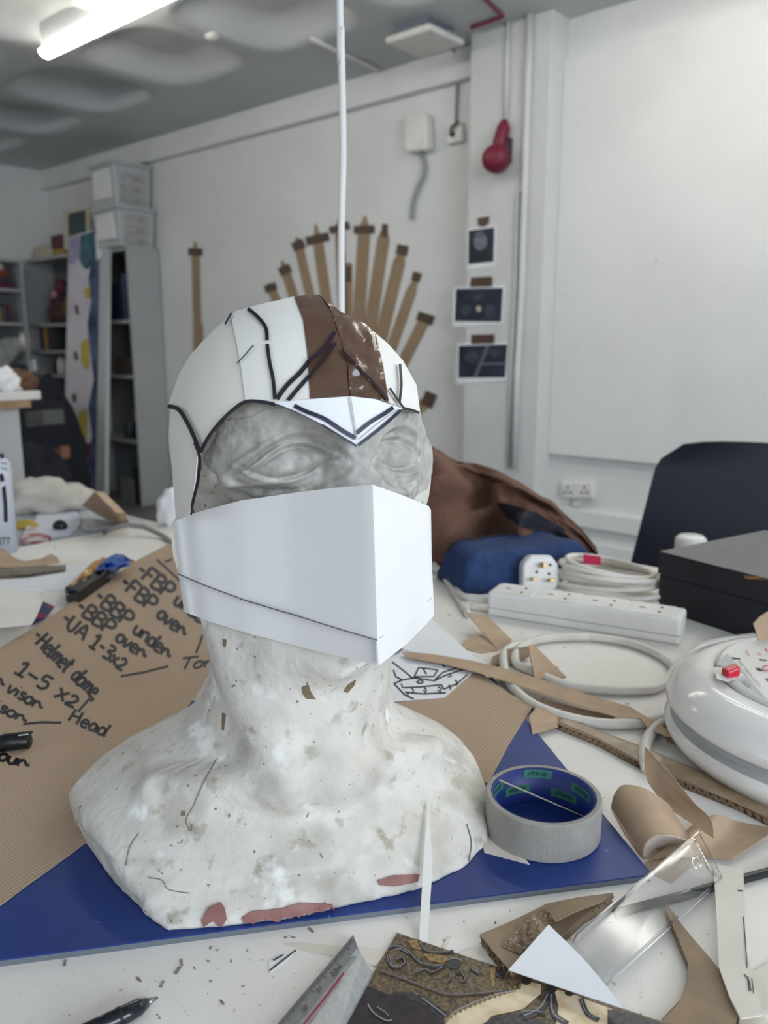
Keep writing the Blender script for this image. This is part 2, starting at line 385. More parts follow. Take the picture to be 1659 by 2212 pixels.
def bust_sdf(x, y, z):
    l = x * HR[0] + y * HR[1]; f = x * HF[0] + y * HF[1]
    cl = x * CR[0] + y * CR[1]; cf = x * CF[0] + y * CF[1]
    d = ell(l, f, z, *CRAN)
    d = smin(d, ell(l, f, z, (.012, .034, .216), (.056, .064, .084)), .022)                 # face and jaw
    d = smin(d, ell(l, f, z, (0, .075, .158), (.026, .026, .022)), .02)                 # chin
    d = smin(d, caps(l, f, z, (-.036, .074, .309), (.036, .074, .309), .0165, .0165), .016)  # brow
    for s_ in (-1, 1):
        d = smin(d, ell(l, f, z, (s_ * .034 + .003, .054, .250), (.020 + .012 * (s_ > 0), .024, .022)), .016)      # cheekbones
        d = smax(d, -ell(l, f, z, (s_ * .034, .108, .283), (.026, .024, .018)), .012)    # sockets
        d = smin(d, ell(l, f, z, (s_ * .036, .074, .281), (.022, .0185, .0115)), .004)   # eyeballs
    d = smin(d, caps(l, f, z, (0, .088, .300), (0, .112, .238), .009, .014), .014)       # nose
    d = smin(d, ell(l, f, z, (.062, .028, .262), (.030, .046, .050)), .014)                # right temple
    pd = -.571 * (x - .0637) - .821 * (y + .125)                                         # the flat left cheek under the card
    d = smax(d, -smax(-(pd + .006), z - (.268 + .2 * np.clip(x + .003, -.045, .03)), .016), .012)
    nk = caps(cl, cf, z, (.005, -.020, .0), (.009, .006, .165), .071, .066)
    nk = smin(nk, ell(cl, cf, z, (.0, .05, .125), (.03, .022, .035)), .03)
    d = smin(d, nk, .022)
    sh = (z - (.124 - np.sqrt((np.where(cl > 0, .66, .58) * cl) ** 2 + (.80 * (cf + .018)) ** 2 + .022 ** 2))) * .72
    for s_, a in ((-1, .012), (1, .012)):                                               # neck muscles, collar bones
        d = smin(d, caps(cl, cf, z, (s_ * .052, .004, .175), (s_ * .014, .072, .066), .014, .011), .022)
        sh = smin(sh, caps(cl, cf, z, (s_ * .018, .080, .064), (s_ * .10, .035, .052), .009, .008), .020)
    sh = smax(sh, -ell(cl, cf, z, (0, .104, .074), (.012, .018, .016)), .02)
    d = smin(d, sh, .026)
    d = smax(d, polysd(cl, cf) - .002 - .008 * np.clip(z / .05, 0, 1), .007)
    return d
NT = 520
th = np.linspace(0, 2 * math.pi, NT, endpoint=False)
zl = np.concatenate([np.linspace(0.0, .22, 160), np.linspace(.22, .27, 56)[1:]])
el = np.concatenate([np.linspace(0, .62, 76)[1:], np.linspace(.62, math.pi / 2, 44)[1:]])
Zc = .27
ox = np.zeros((len(zl) + len(el), NT)); oz = np.concatenate([zl, np.full(len(el), Zc)])[:, None] + 0 * ox
elv = np.concatenate([np.zeros(len(zl)), el])[:, None] + 0 * ox
ct, st = np.cos(th)[None, :] + 0 * ox, np.sin(th)[None, :] + 0 * ox
dx, dy, dz = np.cos(elv) * ct, np.cos(elv) * st, np.sin(elv)
rr = np.full(ox.shape, .27)
for _ in range(70): rr = np.maximum(.0015, rr - .62 * bust_sdf(dx * rr, dy * rr, oz + dz * rr))
# surface relief: eyes, clay strokes, chips
X, Yv, Zv = dx * rr, dy * rr, oz + dz * rr
l = X * HR[0] + Yv * HR[1]; f = X * HF[0] + Yv * HF[1]
front = np.clip((f - .03) / .03, 0, 1)
disp = np.zeros_like(rr); clay = np.zeros_like(rr)
for s_ in (-1, 1):
    a = (l - s_ * .036) / .0235; b = (Zv - .281 + .004 * s_ * (l - s_ * .036) / .0235)
    up = .0115 * (1 - a * a); lo = -.0095 * (1 - a * a)
    lim = np.where((a > 0) & (s_ > 0), .88, 1.10); on = np.clip((lim - np.abs(a)) / .12, 0, 1) * front
    disp += on * (.0034 * np.exp(-((b - up - .0012) / .0021) ** 2) + .0028 * np.exp(-((b - lo + .0012) / .0019) ** 2))
    disp -= on * .0022 * np.exp(-((b - up + .0016) / .0013) ** 2)
    disp -= on * .0018 * np.exp(-((b - lo - .0016) / .0012) ** 2)
    fold_ = .0150 * (1 - .75 * a * a) + .004; on2 = np.clip((np.where((a > 0) & (s_ > 0), .8, 1.35) - np.abs(a)) / .2, 0, 1) * front
    disp += on2 * .0030 * np.exp(-((b - fold_) / .0026) ** 2); disp -= on2 * .0026 * np.exp(-((b - fold_ + .0042) / .0016) ** 2)
    bag_ = -.0150 * (1 - .6 * a * a) - .003
    disp -= on2 * .0022 * np.exp(-((b - bag_) / .0020) ** 2); disp += on2 * .0016 * np.exp(-((b - bag_ + .004) / .0024) ** 2)
    tear = ((l - s_ * .0135) / .0035) ** 2 + ((Zv - .281) / .0045) ** 2; disp += .0022 * np.exp(-tear) * front
    e = ((l - s_ * .037) / (.037 if s_ < 0 else .046)) ** 2 + ((Zv - .283) / .033) ** 2
    clay = np.maximum(clay, np.clip((1.25 - e) / .35, 0, 1) * front)
V = []; nseed = Vector((3.1, 1.7, 9.2))
clayf = clay.ravel(); dispf = disp.ravel(); Xf, Yf, Zf = X.ravel(), Yv.ravel(), Zv.ravel()
dxf, dyf, dzf = dx.ravel(), dy.ravel(), dz.ravel(); claya = np.zeros(len(Xf)); edge = np.zeros(len(Xf))
for i in range(len(Xf)):
    p = Vector((Xf[i], Yf[i], Zf[i])); n1 = noise.fractal(p * 26, 1.0, 2.1, 4); n2 = noise.noise(p * 120 + nseed)
    c = clayf[i]
    if 0 < c: c = min(1, max(0, c + .55 * noise.noise(p * 70) - .12)); c = 1.0 if c > .5 else c * .6
    claya[i] = c
    a = .0009 * n1 + .0003 * n2
    if c > .3: a += .0010 + .0030 * abs(noise.noise(Vector((p.x * 38, p.y * 38, p.z * 62)) + nseed)) - .0010 * abs(noise.noise(p * 95))
    if Zf[i] < .02: a += -.0035 * max(0, n1) - .0012 * n2
    a += dispf[i]
    V.append(AX + Vector((Xf[i] + dxf[i] * a, Yf[i] + dyf[i] * a, Zf[i] + dzf[i] * a)))
nr = ox.shape[0]
Fc = [[i * NT + j, i * NT + (j + 1) % NT, (i + 1) * NT + (j + 1) % NT, (i + 1) * NT + j] for i in range(nr - 1) for j in range(NT)]
Fc.append(list(range(NT))[::-1]); Fc.append([(nr - 1) * NT + j for j in range(NT)])
# plaster with stains, pits and a grey clay patch
mp_ = mat('plaster', (222, 218, 209), 0.62, (204, 199, 188), 30, bump=0.5, bscale=170, contrast=(.42, .68), detail=10,
          specks=[((184, 179, 167), 24, 0.53, .20), ((240, 239, 235), 34, 0.60, .08), ((172, 165, 149), 64, 0.60, .12), ((132, 123, 104), 210, 0.685, .04)])
nt = mp_.node_tree; pb = nt.nodes['Principled BSDF']; at = nt.nodes.new('ShaderNodeAttribute'); at.attribute_name = 'clay'
cn = nt.nodes.new('ShaderNodeTexNoise'); cn.inputs['Scale'].default_value = 40; cn.inputs['Detail'].default_value = 8; cr = nt.nodes.new('ShaderNodeValToRGB')
cr.color_ramp.elements[0].color = lin((158, 156, 150)) + (1,); cr.color_ramp.elements[1].color = lin((190, 187, 180)) + (1,)
cr.color_ramp.elements[0].position = .35; cr.color_ramp.elements[1].position = .65
nt.links.new(cn.outputs[0], cr.inputs[0]); mx = nt.nodes.new('ShaderNodeMix'); mx.data_type = 'RGBA'
src = pb.inputs['Base Color'].links[0].from_socket
nt.links.new(at.outputs['Fac'], mx.inputs['Factor']); nt.links.new(src, mx.inputs[6]); nt.links.new(cr.outputs[0], mx.inputs[7]); nt.links.new(mx.outputs[2], pb.inputs['Base Color'])
bust = thing('plaster_bust', 'weathered white plaster head and shoulders bust wearing a card helmet and mask', 'bust', AX)
bo = mobj('bust_body', V, Fc, mp_, bust, smooth=True)
at_ = bo.data.attributes.new('clay', 'FLOAT', 'POINT'); at_.data.foreach_set('value', claya.astype(np.float32))
BVH = BVHTree.FromPolygons(V, Fc)
def bsurf(off=0.0, fallback=.5):
    def f(px, py):
        d = ray(px, py).normalized(); h = BVH.ray_cast(CAM, d)
        if h[0] is None or h[0].z < BZ - .002:
            q = BVH.find_nearest(CAM + d * fallback * 1.1)[0]; return q
        return h[0] + h[1] * off
    return f
M_WAX = mat('red_wax', (150, 104, 98), 0.5, (134, 90, 86), 40, bump=0.3, bscale=120)
M_CHIP = mat('bare_chip', (136, 118, 88), 0.8, (104, 94, 78), 90)
M_HAIRL = mat('crack_line', (120, 112, 100), 0.8)
for poly in ([(522, 1982), (545, 1968), (610, 1962), (650, 1950), (718, 1953), (722, 1962), (690, 1972), (640, 1984), (560, 1992), (532, 2000)],
             [(452, 1962), (478, 1950), (486, 1962), (490, 1985), (476, 2004), (462, 1988), (440, 2000), (436, 1988)],
             [(815, 1903), (850, 1893), (905, 1890), (900, 1905), (850, 1915), (820, 1912)]):
    sheet_px('red_wax_patch', poly, bsurf(.0018), M_WAX, bust, step=7, thick=.003)
for poly in ([(652, 1484), (666, 1478), (672, 1495), (682, 1510), (662, 1509), (654, 1498)], [(742, 1492), (752, 1478), (768, 1468), (764, 1480), (750, 1496)],
             [(482, 1380), (490, 1382), (488, 1398), (483, 1395)], [(481, 1540), (488, 1542), (484, 1578), (480, 1576)], [(392, 1752), (400, 1752), (400, 1762), (392, 1762)]):
    sheet_px('plaster_chip', poly, bsurf(.0006), M_CHIP, bust, step=5, thick=.0004)
strokes('crack', [spx([(468, 1640), (440, 1690), (418, 1740), (402, 1772), (412, 1795), (415, 1780)]), spx([(320, 1896), (350, 1902), (365, 1922), (410, 1930)]), spx([(272, 1870), (280, 1830), (300, 1800)]),
                  spx([(1008, 1780), (1018, 1820), (1012, 1860)])], bsurf(.0003), 1.8, M_HAIRL, bust, dens=5)
M_CLAYL = mat('clay_groove', (108, 104, 98), 0.8)

# ------------------------------------------------------------------ paper helmet template
def helm_surf(rad, off=0.0):
    c = AX + Vector((HF[0] * CRAN[0][1], HF[1] * CRAN[0][1], CRAN[0][2])); Rr = (rad[0] + off, rad[1] + off, rad[2] + off)
    def f(px, py):
        d = ray(px, py).normalized(); q = CAM - c
        def sc(v): return Vector(((v.x * HR[0] + v.y * HR[1]) / Rr[0], (v.x * HF[0] + v.y * HF[1]) / Rr[1], v.z / Rr[2]))
        D, Q = sc(d), sc(q); a = D.dot(D); b = 2 * D.dot(Q); cc = Q.dot(Q) - 1; disc = b * b - 4 * a * cc
        t = (-b - math.sqrt(disc)) / (2 * a) if disc > 0 else -b / (2 * a)
        return CAM + d * t
    return f
HRAD = (.0880, .1100, .1020); HS = helm_surf(HRAD); HS1 = helm_surf(HRAD, .0012); HSL = helm_surf((.0880, .1100, .17))
HSV = helm_surf((.0915, .1165, .122))
M_HCARD = mat('helmet_card', (232, 228, 218), 0.65, (226, 221, 210), 12, bump=0.06, bscale=200)
M_HCARD2 = mat('helmet_card_white', (238, 236, 230), 0.62, (233, 230, 223), 10, bump=0.06, bscale=200)
helm = thing('paper_helmet_template', 'faceted white card helmet template with brown tape stripe and marker lines', 'helmet template', AX + Vector((HF[0] * .01, HF[1] * .01, .26)))
P1 = [(362, 878), (388, 805), (412, 765), (498, 680), (512, 735), (520, 790), (532, 866), (500, 888), (470, 918), (450, 946), (432, 981), (418, 950), (402, 912), (385, 886)]
P2 = [(498, 680), (512, 671), (575, 655), (640, 639), (655, 690), (664, 760), (672, 861), (630, 866), (596, 872), (530, 866), (520, 790), (510, 735)]
P3 = [(636, 640), (660, 637), (690, 636), (712, 662), (726, 700), (738, 740), (752, 790), (757, 856), (715, 856), (670, 862), (664, 760), (655, 690)]
P3b = [(690, 636), (735, 672), (790, 700), (812, 722), (828, 790), (840, 868), (800, 860), (757, 856), (752, 790), (738, 740), (726, 700), (712, 662)]
P4 = [(806, 715), (838, 742), (870, 778), (900, 832), (908, 892), (878, 886), (838, 868), (828, 790)]
PT = [(367, 882), (388, 890), (404, 915), (418, 950), (426, 985), (421, 1040), (407, 1115), (380, 1122), (374, 1050), (369, 960)]
PV = [(592, 870), (670, 862), (757, 856), (810, 862), (868, 882), (820, 926), (771, 966), (700, 920), (640, 890)]
sheet_px('temple_panel', PT, HSL, M_HCARD, helm, step=16, thick=.0008)
sheet_px('side_panel', P1, HS, M_HCARD, helm, step=16, thick=.0008)
sheet_px('right_panel', P4, HS, M_HCARD2, helm, step=14, thick=.0008)
sheet_px('front_panel', P2, HS1, M_HCARD2, helm, step=16, thick=.0008)
sheet_px('brow_visor', PV, HSV, M_PAPER, helm, step=16, thick=.0006)
HS2 = helm_surf(HRAD, .002)
def crumple(px, py):
    q = HS2(px, py); a = noise.noise(Vector((px / 26, py / 34, 2.3))); b = noise.noise(Vector((px / 11, py / 15, 7.7)))
    return q + (CAM - q).normalized() * (.0040 * abs(a) + .0014 * abs(b))
sheet_px('brown_tape_stripe', P3, HS2, M_TAPE, helm, step=14, thick=.0003)
sheet_px('crumpled_brown_tape', P3b, crumple, M_TAPEW, helm, step=6, thick=.0003, smooth=True)
# the back of the helmet, away from the camera
hb = MB(); hc = AX + Vector((HF[0] * CRAN[0][1], HF[1] * CRAN[0][1], CRAN[0][2])); rows = []
for i in range(13):
    e = math.radians(-12 + 96 * i / 12); r = []
    for j in range(25):
        a = math.radians(-96 + 192 * j / 24) + math.pi / 2
        l_, f_, z_ = math.cos(a) * math.cos(e) * .0815, -math.sin(a) * math.cos(e) * .1010, math.sin(e) * .0955
        r.append(hc + Vector((HR[0] * l_ + HF[0] * f_, HR[1] * l_ + HF[1] * f_, z_)))
    rows.append(r)
hb.grid(rows).obj('back_panel', M_HCARD, helm, solid=.0008)
HL = helm_surf(HRAD, .0026); HLV = helm_surf((.0915, .1165, .122), .0008)
# marker lines on the panels
strokes('marker_line', [(spx([(362, 877), (385, 884), (404, 912), (420, 946), (433, 980)]), 9), (spx([(433, 978), (448, 948), (470, 918), (500, 888), (530, 868), (565, 868), (596, 874)]), 8),
                        (spx([(420, 955), (431, 988), (428, 1035), (418, 1078), (411, 1112)]), 7),
                        (spx([(535, 666), (556, 684), (574, 708), (577, 735)]), 8), (spx([(577, 742), (582, 780), (590, 820), (594, 862)]), 8),
                        (spx([(598, 862), (620, 832), (648, 805), (668, 780)]), 10), (spx([(622, 865), (645, 838), (668, 812)]), 9),
                        (spx([(864, 786), (867, 830), (863, 868)]), 6), (spx([(500, 676), (492, 690), (486, 700)]), 4), (spx([(512, 785), (526, 770), (548, 745)]), 2.5),
                        (spx([(842, 838), (858, 862), (876, 886)]), 5), (spx([(872, 882), (890, 886), (906, 892)]), 6)], HL, 7, M_INK, helm, lift=.0002)
strokes('marker_line', [(spx([(668, 780), (700, 752), (724, 716)]), 9), (spx([(668, 812), (698, 778), (725, 740)]), 8), (spx([(738, 755), (770, 790), (812, 832), (838, 864)]), 6)], helm_surf(HRAD, .0045), 8, mat('ink_on_tape', (44, 32, 40), .25), helm, lift=.0002)
strokes('marker_line', [(spx([(636, 876), (660, 888), (700, 904), (740, 930), (768, 946)]), 9), (spx([(770, 936), (800, 912), (830, 894), (850, 880)]), 9),
                        (spx([(696, 918), (735, 942), (771, 964)]), 5), (spx([(774, 962), (800, 942), (830, 918), (866, 886)]), 7), (spx([(592, 871), (640, 890), (700, 920)]), 2)], HLV, 7, M_INKB, helm, lift=.0002)
strokes('pencil_line', [spx([(757, 857), (764, 900), (771, 950)]), spx([(753, 857), (760, 900), (768, 940)]), spx([(860, 884), (820, 912), (776, 948)])], HLV, 1.6, M_PENCIL, helm, lift=.0002)

# ------------------------------------------------------------------ folded card mask
M_MASK = mat('mask_card', (240, 239, 238), 0.7, (235, 234, 233), 8, bump=0.04, bscale=250)
MC = [((372, 1128), (385, 1240), (398, 1322), .541), ((420, 1108), (438, 1263), (450, 1342), .528), ((520, 1081), (530, 1297), (540, 1369), .505),
      ((640, 1064), (650, 1333), (655, 1399), .4795), ((720, 1054), (730, 1358), (735, 1418), .4635), ((805, 1047), (815, 1383), (818, 1438), .4470),
      ((865, 1068), (884, 1340), (880, 1390), .478), ((926, 1093), (937, 1296), (938, 1330), .513), ((931, 1102), (934, 1286), (930, 1320), .560), ((915, 1112), (915, 1275), (910, 1310), .600)]
mask = thing('card_face_mask', 'plain white folded card mask covering the lower face of the bust', 'mask', AX + Vector((.05, -.07, .12)))
NS = 6; MCOL = []
for k in range(len(MC) - 1):
    for j in range(NS + (1 if k == len(MC) - 2 else 0)):
        t = j / NS; A, B = MC[k], MC[k + 1]
        MCOL.append([[(A[i][0] * (1 - t) + B[i][0] * t, A[i][1] * (1 - t) + B[i][1] * t) for i in range(3)], A[3] * (1 - t) + B[3] * t])
for c in MCOL[:6 * 7 + 1]:                     # the card clears the face underneath
    for i in range(9):
        w = i / 8; x = c[0][0][0] * (1 - w) + c[0][2][0] * w; y = c[0][0][1] * (1 - w) + c[0][2][1] * w
        h = BVH.ray_cast(CAM, ray(x, y).normalized())[0]
        if h is not None and h.y < .62: c[1] = min(c[1], h.y - .003)
def hull(i0, i1):                              # taut card: lower hull between two folds
    idx = [i0]
    for i in range(i0 + 1, i1 + 1):
        while len(idx) > 1:
            a, b = idx[-2], idx[-1]
            if (MCOL[b][1] - MCOL[a][1]) * (i - a) >= (MCOL[i][1] - MCOL[a][1]) * (b - a): idx.pop()
            else: break
        idx.append(i)
    for a, b in zip(idx[:-1], idx[1:]):
        for i in range(a, b + 1): MCOL[i][1] = MCOL[a][1] + (MCOL[b][1] - MCOL[a][1]) * (i - a) / (b - a)
REQ = [c[1] for c in MCOL]
hull(0, 30); hull(30, 42)
for _ in range(3):
    dd_ = [c[1] for c in MCOL]
    for i in range(1, 30): MCOL[i][1] = sum(dd_[max(0, i - 3):min(30, i + 3) + 1]) / len(dd_[max(0, i - 3):min(30, i + 3) + 1])
for i in range(1, 30): MCOL[i][1] = min(MCOL[i][1], REQ[i]) - .0008
def mask_part(name, a, b, c0, c1, mt=None, yoff=0.0):
    rows = []
    for s_ in range(5):
        w = s_ / 4; r = []
        for pts, dep in MCOL[c0 * NS:c1 * NS + 1]:
            r.append(Y(pts[a][0] * (1 - w) + pts[b][0] * w, pts[a][1] * (1 - w) + pts[b][1] * w, dep + yoff))
        rows.append(r)
    mb = MB().grid(rows); mb.F = [f[::-1] for f in mb.F]
    return mb.obj(name, mt or M_MASK, mask, solid=.0012, smooth=True)
mask_part('left_cheek_panel', 0, 1, 0, 5)
mask_part('right_cheek_panel', 0, 1, 5, 9)
mask_part('left_jaw_strip', 1, 2, 0, 5, yoff=.0050)
mask_part('right_jaw_strip', 1, 2, 5, 9, yoff=.0002)
strokes('pencil_line', [[(818, 1380), (880, 1342), (934, 1290)]], lambda px, py: Y(px, py, MCOL[30][1] + (px - 815) / 122 * (MCOL[42][1] - MCOL[30][1]) - .001), 1.6, mat('faint_pencil', (196, 198, 205), .7), mask)
strokes('seam_shadow_line', [[MCOL[i][0][1] for i in range(0, 31)]], lambda px, py: Y(px, py, min(MCOL, key=lambda c: abs(c[0][1][0] - px) if c in MCOL[:31] else 1e9)[1] - .0012), 2.4, mat('seam_shadow_grey', (104, 102, 102), .7), mask, lift=.0006)  # dark stroke paints the shadow line under the left cheek panel's edge
M_MTAPE = mat('masking_tape', (222, 216, 202), 0.6, (212, 205, 190), 30, bump=.3, bscale=150)
sheet_px('tape_tab', [(388, 1100), (404, 1112), (398, 1130), (388, 1180), (386, 1240), (374, 1200), (369, 1150), (374, 1128)], lambda px, py: Y(px, py, MCOL[0][1] - .004), M_MTAPE, mask, step=12, thick=.0004)

# ================================================================== things on the table
KZ = BZ + .0006
# kraft paper with the handwritten list
kraft = thing('kraft_paper_sheet', 'large brown kraft paper sheet with a handwritten black list, left of the bust', 'paper', T(160, 1560, TABLE))
kp = [(-260, 2080), (0, 1957), (60, 1912), (130, 1862), (192, 1816), (240, 1760), (330, 1640), (470, 1430), (560, 1290), (520, 1190), (440, 1172), (366, 1174), (300, 1208), (180, 1283), (70, 1358), (0, 1398), (-260, 1560)]
def ksurf(px, py):
    p = T(px, py, KZ); return p
sheet_px('sheet', kp, ksurf, M_KRAFT, kraft, step=60, thick=.0003)
GL = {'F': (.62, [[(.02, 0), (.1, 1)], [(.1, 1), (.68, .98)], [(.06, .52), (.5, .54)]]),
      'B': (.68, [[(.05, 0), (.12, 1)], [(.12, 1), (.5, .98), (.6, .76), (.4, .56), (.1, .52)], [(.4, .54), (.66, .3), (.5, .06), (.05, 0)]]),
      'P': (.62, [[(.08, -.05), (.12, 1)], [(.12, 1), (.5, .98), (.64, .74), (.48, .5), (.12, .44)]]),
      'u': (.5, [[(.04, .58), (.04, .15), (.2, 0), (.36, .12), (.42, .58)], [(.42, .58), (.46, 0)]]),
      'n': (.5, [[(.04, 0), (.04, .58)], [(.04, .42), (.22, .6), (.38, .5), (.44, 0)]]),
      'd': (.5, [[(.4, .5), (.2, .6), (.04, .32), (.14, .04), (.36, .12), (.42, .5)], [(.5, 1), (.42, .2), (.5, 0)]]),
      'e': (.46, [[(.04, .3), (.38, .36), (.34, .56), (.16, .58), (.04, .3), (.14, .04), (.42, .06)]]),
      'r': (.5, [[(.04, .58), (.08, 0)], [(.08, .36), (.24, .56), (.36, .5), (.5, .3), (.66, .36)]]),
      'o': (.5, [[(.3, .58), (.08, .46), (.04, .16), (.2, 0), (.4, .14), (.42, .46), (.26, .6)]]),
      'v': (.46, [[(.02, .58), (.16, 0), (.44, .6)]]),
      'U': (.66, [[(.06, 1), (.02, .3), (.2, 0), (.44, .1), (.56, 1)]]),
      'A': (.66, [[(0, 0), (.34, 1), (.62, 0)], [(.14, .36), (.5, .38)]]),
      '1': (.5, [[(.06, .76), (.3, 1), (.26, 0)], [(.02, 0), (.5, .02)]]),
      '-': (.5, [[(.06, .5), (.42, .5)]]), '_': (.66, [[(.06, .46), (.58, .44)]]),
      '3': (.52, [[(.06, .96), (.4, 1), (.46, .78), (.18, .54), (.46, .4), (.4, .08), (.04, .02)]]),
      'x': (.52, [[(.04, .62), (.46, .04)], [(.46, .66), (.04, 0)]]), 'X': (.6, [[(.04, .8), (.52, .04)], [(.52, .8), (.04, 0)]]),
      '2': (.54, [[(.06, .66), (.24, .84), (.42, .66), (.3, .34), (.04, .04), (.5, .08)]]),
      '5': (.54, [[(.5, 1), (.14, .96), (.1, .58), (.38, .6), (.48, .3), (.3, .02), (.04, .06)]]),
      'H': (.66, [[(.04, 0), (.12, 1)], [(.52, 1), (.52, 0)], [(.08, .48), (.52, .54)]]),
      'l': (.28, [[(.16, 1), (.06, .1), (.22, 0)]]),
      'm': (.62, [[(.04, 0), (.04, .56)], [(.04, .42), (.18, .58), (.28, .46), (.28, 0)], [(.28, .42), (.44, .58), (.54, .46), (.58, 0)]]),
      't': (.4, [[(.2, .95), (.16, .1), (.34, 0)], [(.0, .62), (.4, .66)]]),
      ',': (.24, [[(.1, .1), (.04, -.18)]]), ' ': (.42, []),
      'a': (.5, [[(.4, .5), (.2, .6), (.04, .3), (.14, .04), (.34, .14), (.42, .54)], [(.42, .54), (.48, 0)]]),
      'i': (.26, [[(.1, .56), (.12, 0)], [(.12, .78), (.13, .84)]]),
      's': (.42, [[(.38, .54), (.14, .58), (.1, .36), (.34, .26), (.3, .04), (.02, .04)]]),
      'T': (.6, [[(-.06, .92), (.74, .98)], [(.32, .96), (.2, 0)]])}
def writing(s, a, b, capv, width=5.2, name='handwriting', parent=kraft):
    tot = sum(GL[c][0] for c in s); ex = ((b[0] - a[0]) / tot, (b[1] - a[1]) / tot); x = 0; ln = []
    for c in s:
        w, st = GL[c]
        for pl in st:
            q = [(a[0] + ex[0] * (x + p[0] * .98) + capv[0] * p[1], a[1] + ex[1] * (x + p[0] * .98) + capv[1] * p[1]) for p in pl]
            ln.append(spx(q, 5) if len(q) > 2 else q)
        x += w
    return strokes(name, ln, ksurf, width, M_INK, parent, split=False, dens=6, kind='stuff')
up = (17, -25)
writing('-FBP under', (290, 1240), (446, 1358), (20, -28), 7.6)
writing('-FBP over', (256, 1266), (392, 1376), (18, -27), 7.6)
writing('-BBP under', (200, 1296), (358, 1424), (19, -27), 7.4)
writing('-BBP over', (160, 1318), (306, 1424), (18, -26), 7.2)
writing('-UA 1-3x2', (128, 1344), (264, 1452), (18, -26), 7)
writing('-Helmet dome,', (64, 1380), (204, 1514), (26, -26), 7)
writing('1_5 X2', (30, 1452), (160, 1532), (20, -25), 6.6)
writing('Head', (146, 1556), (226, 1592), (14, -26), 6)
writing('over visor', (-62, 1448), (82, 1534), (17, -24), 6.4)
writing('visor', (-30, 1522), (48, 1562), (14, -22), 6.2)
writing('our', (-6, 1640), (54, 1660), (12, -26), 6.4)
writing('Tor', (390, 1446), (460, 1440), (8, -26), 5.2)
strokes('handwritten_stroke', [[(261, 1461), (312, 1452), (364, 1439)], [(168, 1538), (182, 1522), (194, 1508)], [(50, 1564), (90, 1560), (133, 1561)], [(423, 1411), (432, 1390), (437, 1372)],
                               [(339, 1209), (362, 1230), (390, 1256)], [(356, 1214), (372, 1208)]], ksurf, 5, M_INK, kraft)
# second kraft piece, right of the neck
flat_px('kraft_offcut', [(850, 1518), (958, 1507), (1022, 1442), (1100, 1498), (1152, 1522), (1145, 1535), (1100, 1606), (1055, 1692), (960, 1660), (860, 1600)], BZ, .0008, M_KRAFT,
        label='ribbed kraft paper offcut lying on the blue board right of the neck', cat='paper')
# drawing and blank sheet
dr = thing('robot_drawing', 'white paper with a black ink sketch beside the neck of the bust', 'drawing', T(920, 1470))
dz = TABLE + .0065
flat_px('sheet', [(835, 1430), (880, 1398), (1040, 1436), (960, 1506), (838, 1516)], TABLE + .006, .0006, M_PAPER, dr)
K = lambda L: [[(840 + x / 2.026, 1200 + y / 2.026) for x, y in q] for q in L]
strokes('ink_line', K([[(14, 465), (60, 500), (108, 540)], [(22, 560), (60, 545), (110, 535), (200, 548), (245, 525), (350, 490)], [(108, 538), (130, 490), (215, 500), (195, 530), (112, 530)], [(200, 545), (235, 512), (300, 490), (340, 500)],
                       [(55, 560), (60, 578), (140, 575), (230, 565)], [(22, 560), (70, 610), (110, 628)], [(70, 598), (150, 605), (250, 600)], [(230, 565), (240, 585), (300, 560), (345, 520)], [(120, 555), (135, 545), (155, 552), (140, 560), (122, 556)],
                       [(250, 525), (265, 518), (275, 528), (258, 532)], [(100, 580), (108, 590), (104, 600)], [(155, 578), (165, 588), (160, 600), (152, 590)], [(215, 575), (230, 582), (226, 596), (214, 588)], [(262, 565), (272, 575), (268, 588)],
                       [(100, 440), (112, 424), (140, 440)], [(195, 425), (215, 450), (245, 488)], [(20, 500), (30, 530), (60, 545)], [(85, 612), (80, 600)], [(290, 545), (300, 555), (295, 570)], [(150, 495), (165, 520)]]), tsurf(dz + .0002), 3.2, M_INK, dr, dens=5)
flat_px('blank_paper', [(850, 1392), (930, 1335), (1032, 1425), (1010, 1428), (880, 1406)], TABLE + .0072, .0005, M_PAPER, label='blank white paper corner sticking out behind the mask', cat='paper')

# tape roll
M_ROLL = mat('masking_roll_side', (158, 155, 148), 0.7, (146, 142, 135), 60, bump=.2, bscale=200)
M_CORE = mat('blue_tape_core', (30, 50, 120), 0.45, (26, 43, 104), 12)
M_GREEN = mat('green_label', (64, 122, 106), 0.6); M_GREENT = mat('green_label_text', (28, 62, 70), 0.6)
tl = T(1058, 1745, TABLE + .035); trr = T(1315, 1745, TABLE + .035); TR = (trr - tl).length / 2
tc_ = (tl + trr) / 2; tc_.z = BZ; tc_.y += .021; RH = .029
roll = thing('tape_roll', 'grey masking tape roll with blue core standing on the blue board', 'tape roll', tc_)
ri = TR - .0040
MB().lathe([(ri, 0), (TR - .001, 0), (TR, .001), (TR, RH - .001), (TR - .001, RH), (ri, RH), (ri, 0)], tc_, seg=72, cap=False).obj('tape_winding', M_ROLL, roll, smooth=False)
MB().lathe([(ri - .0015, .0003), (ri, .0003), (ri, RH - .0004), (ri - .0015, RH - .0004), (ri - .0015, .0003)], tc_, seg=72, cap=False).obj('blue_core', M_CORE, roll, smooth=True)
tv, tf = text_flat('ultratape')
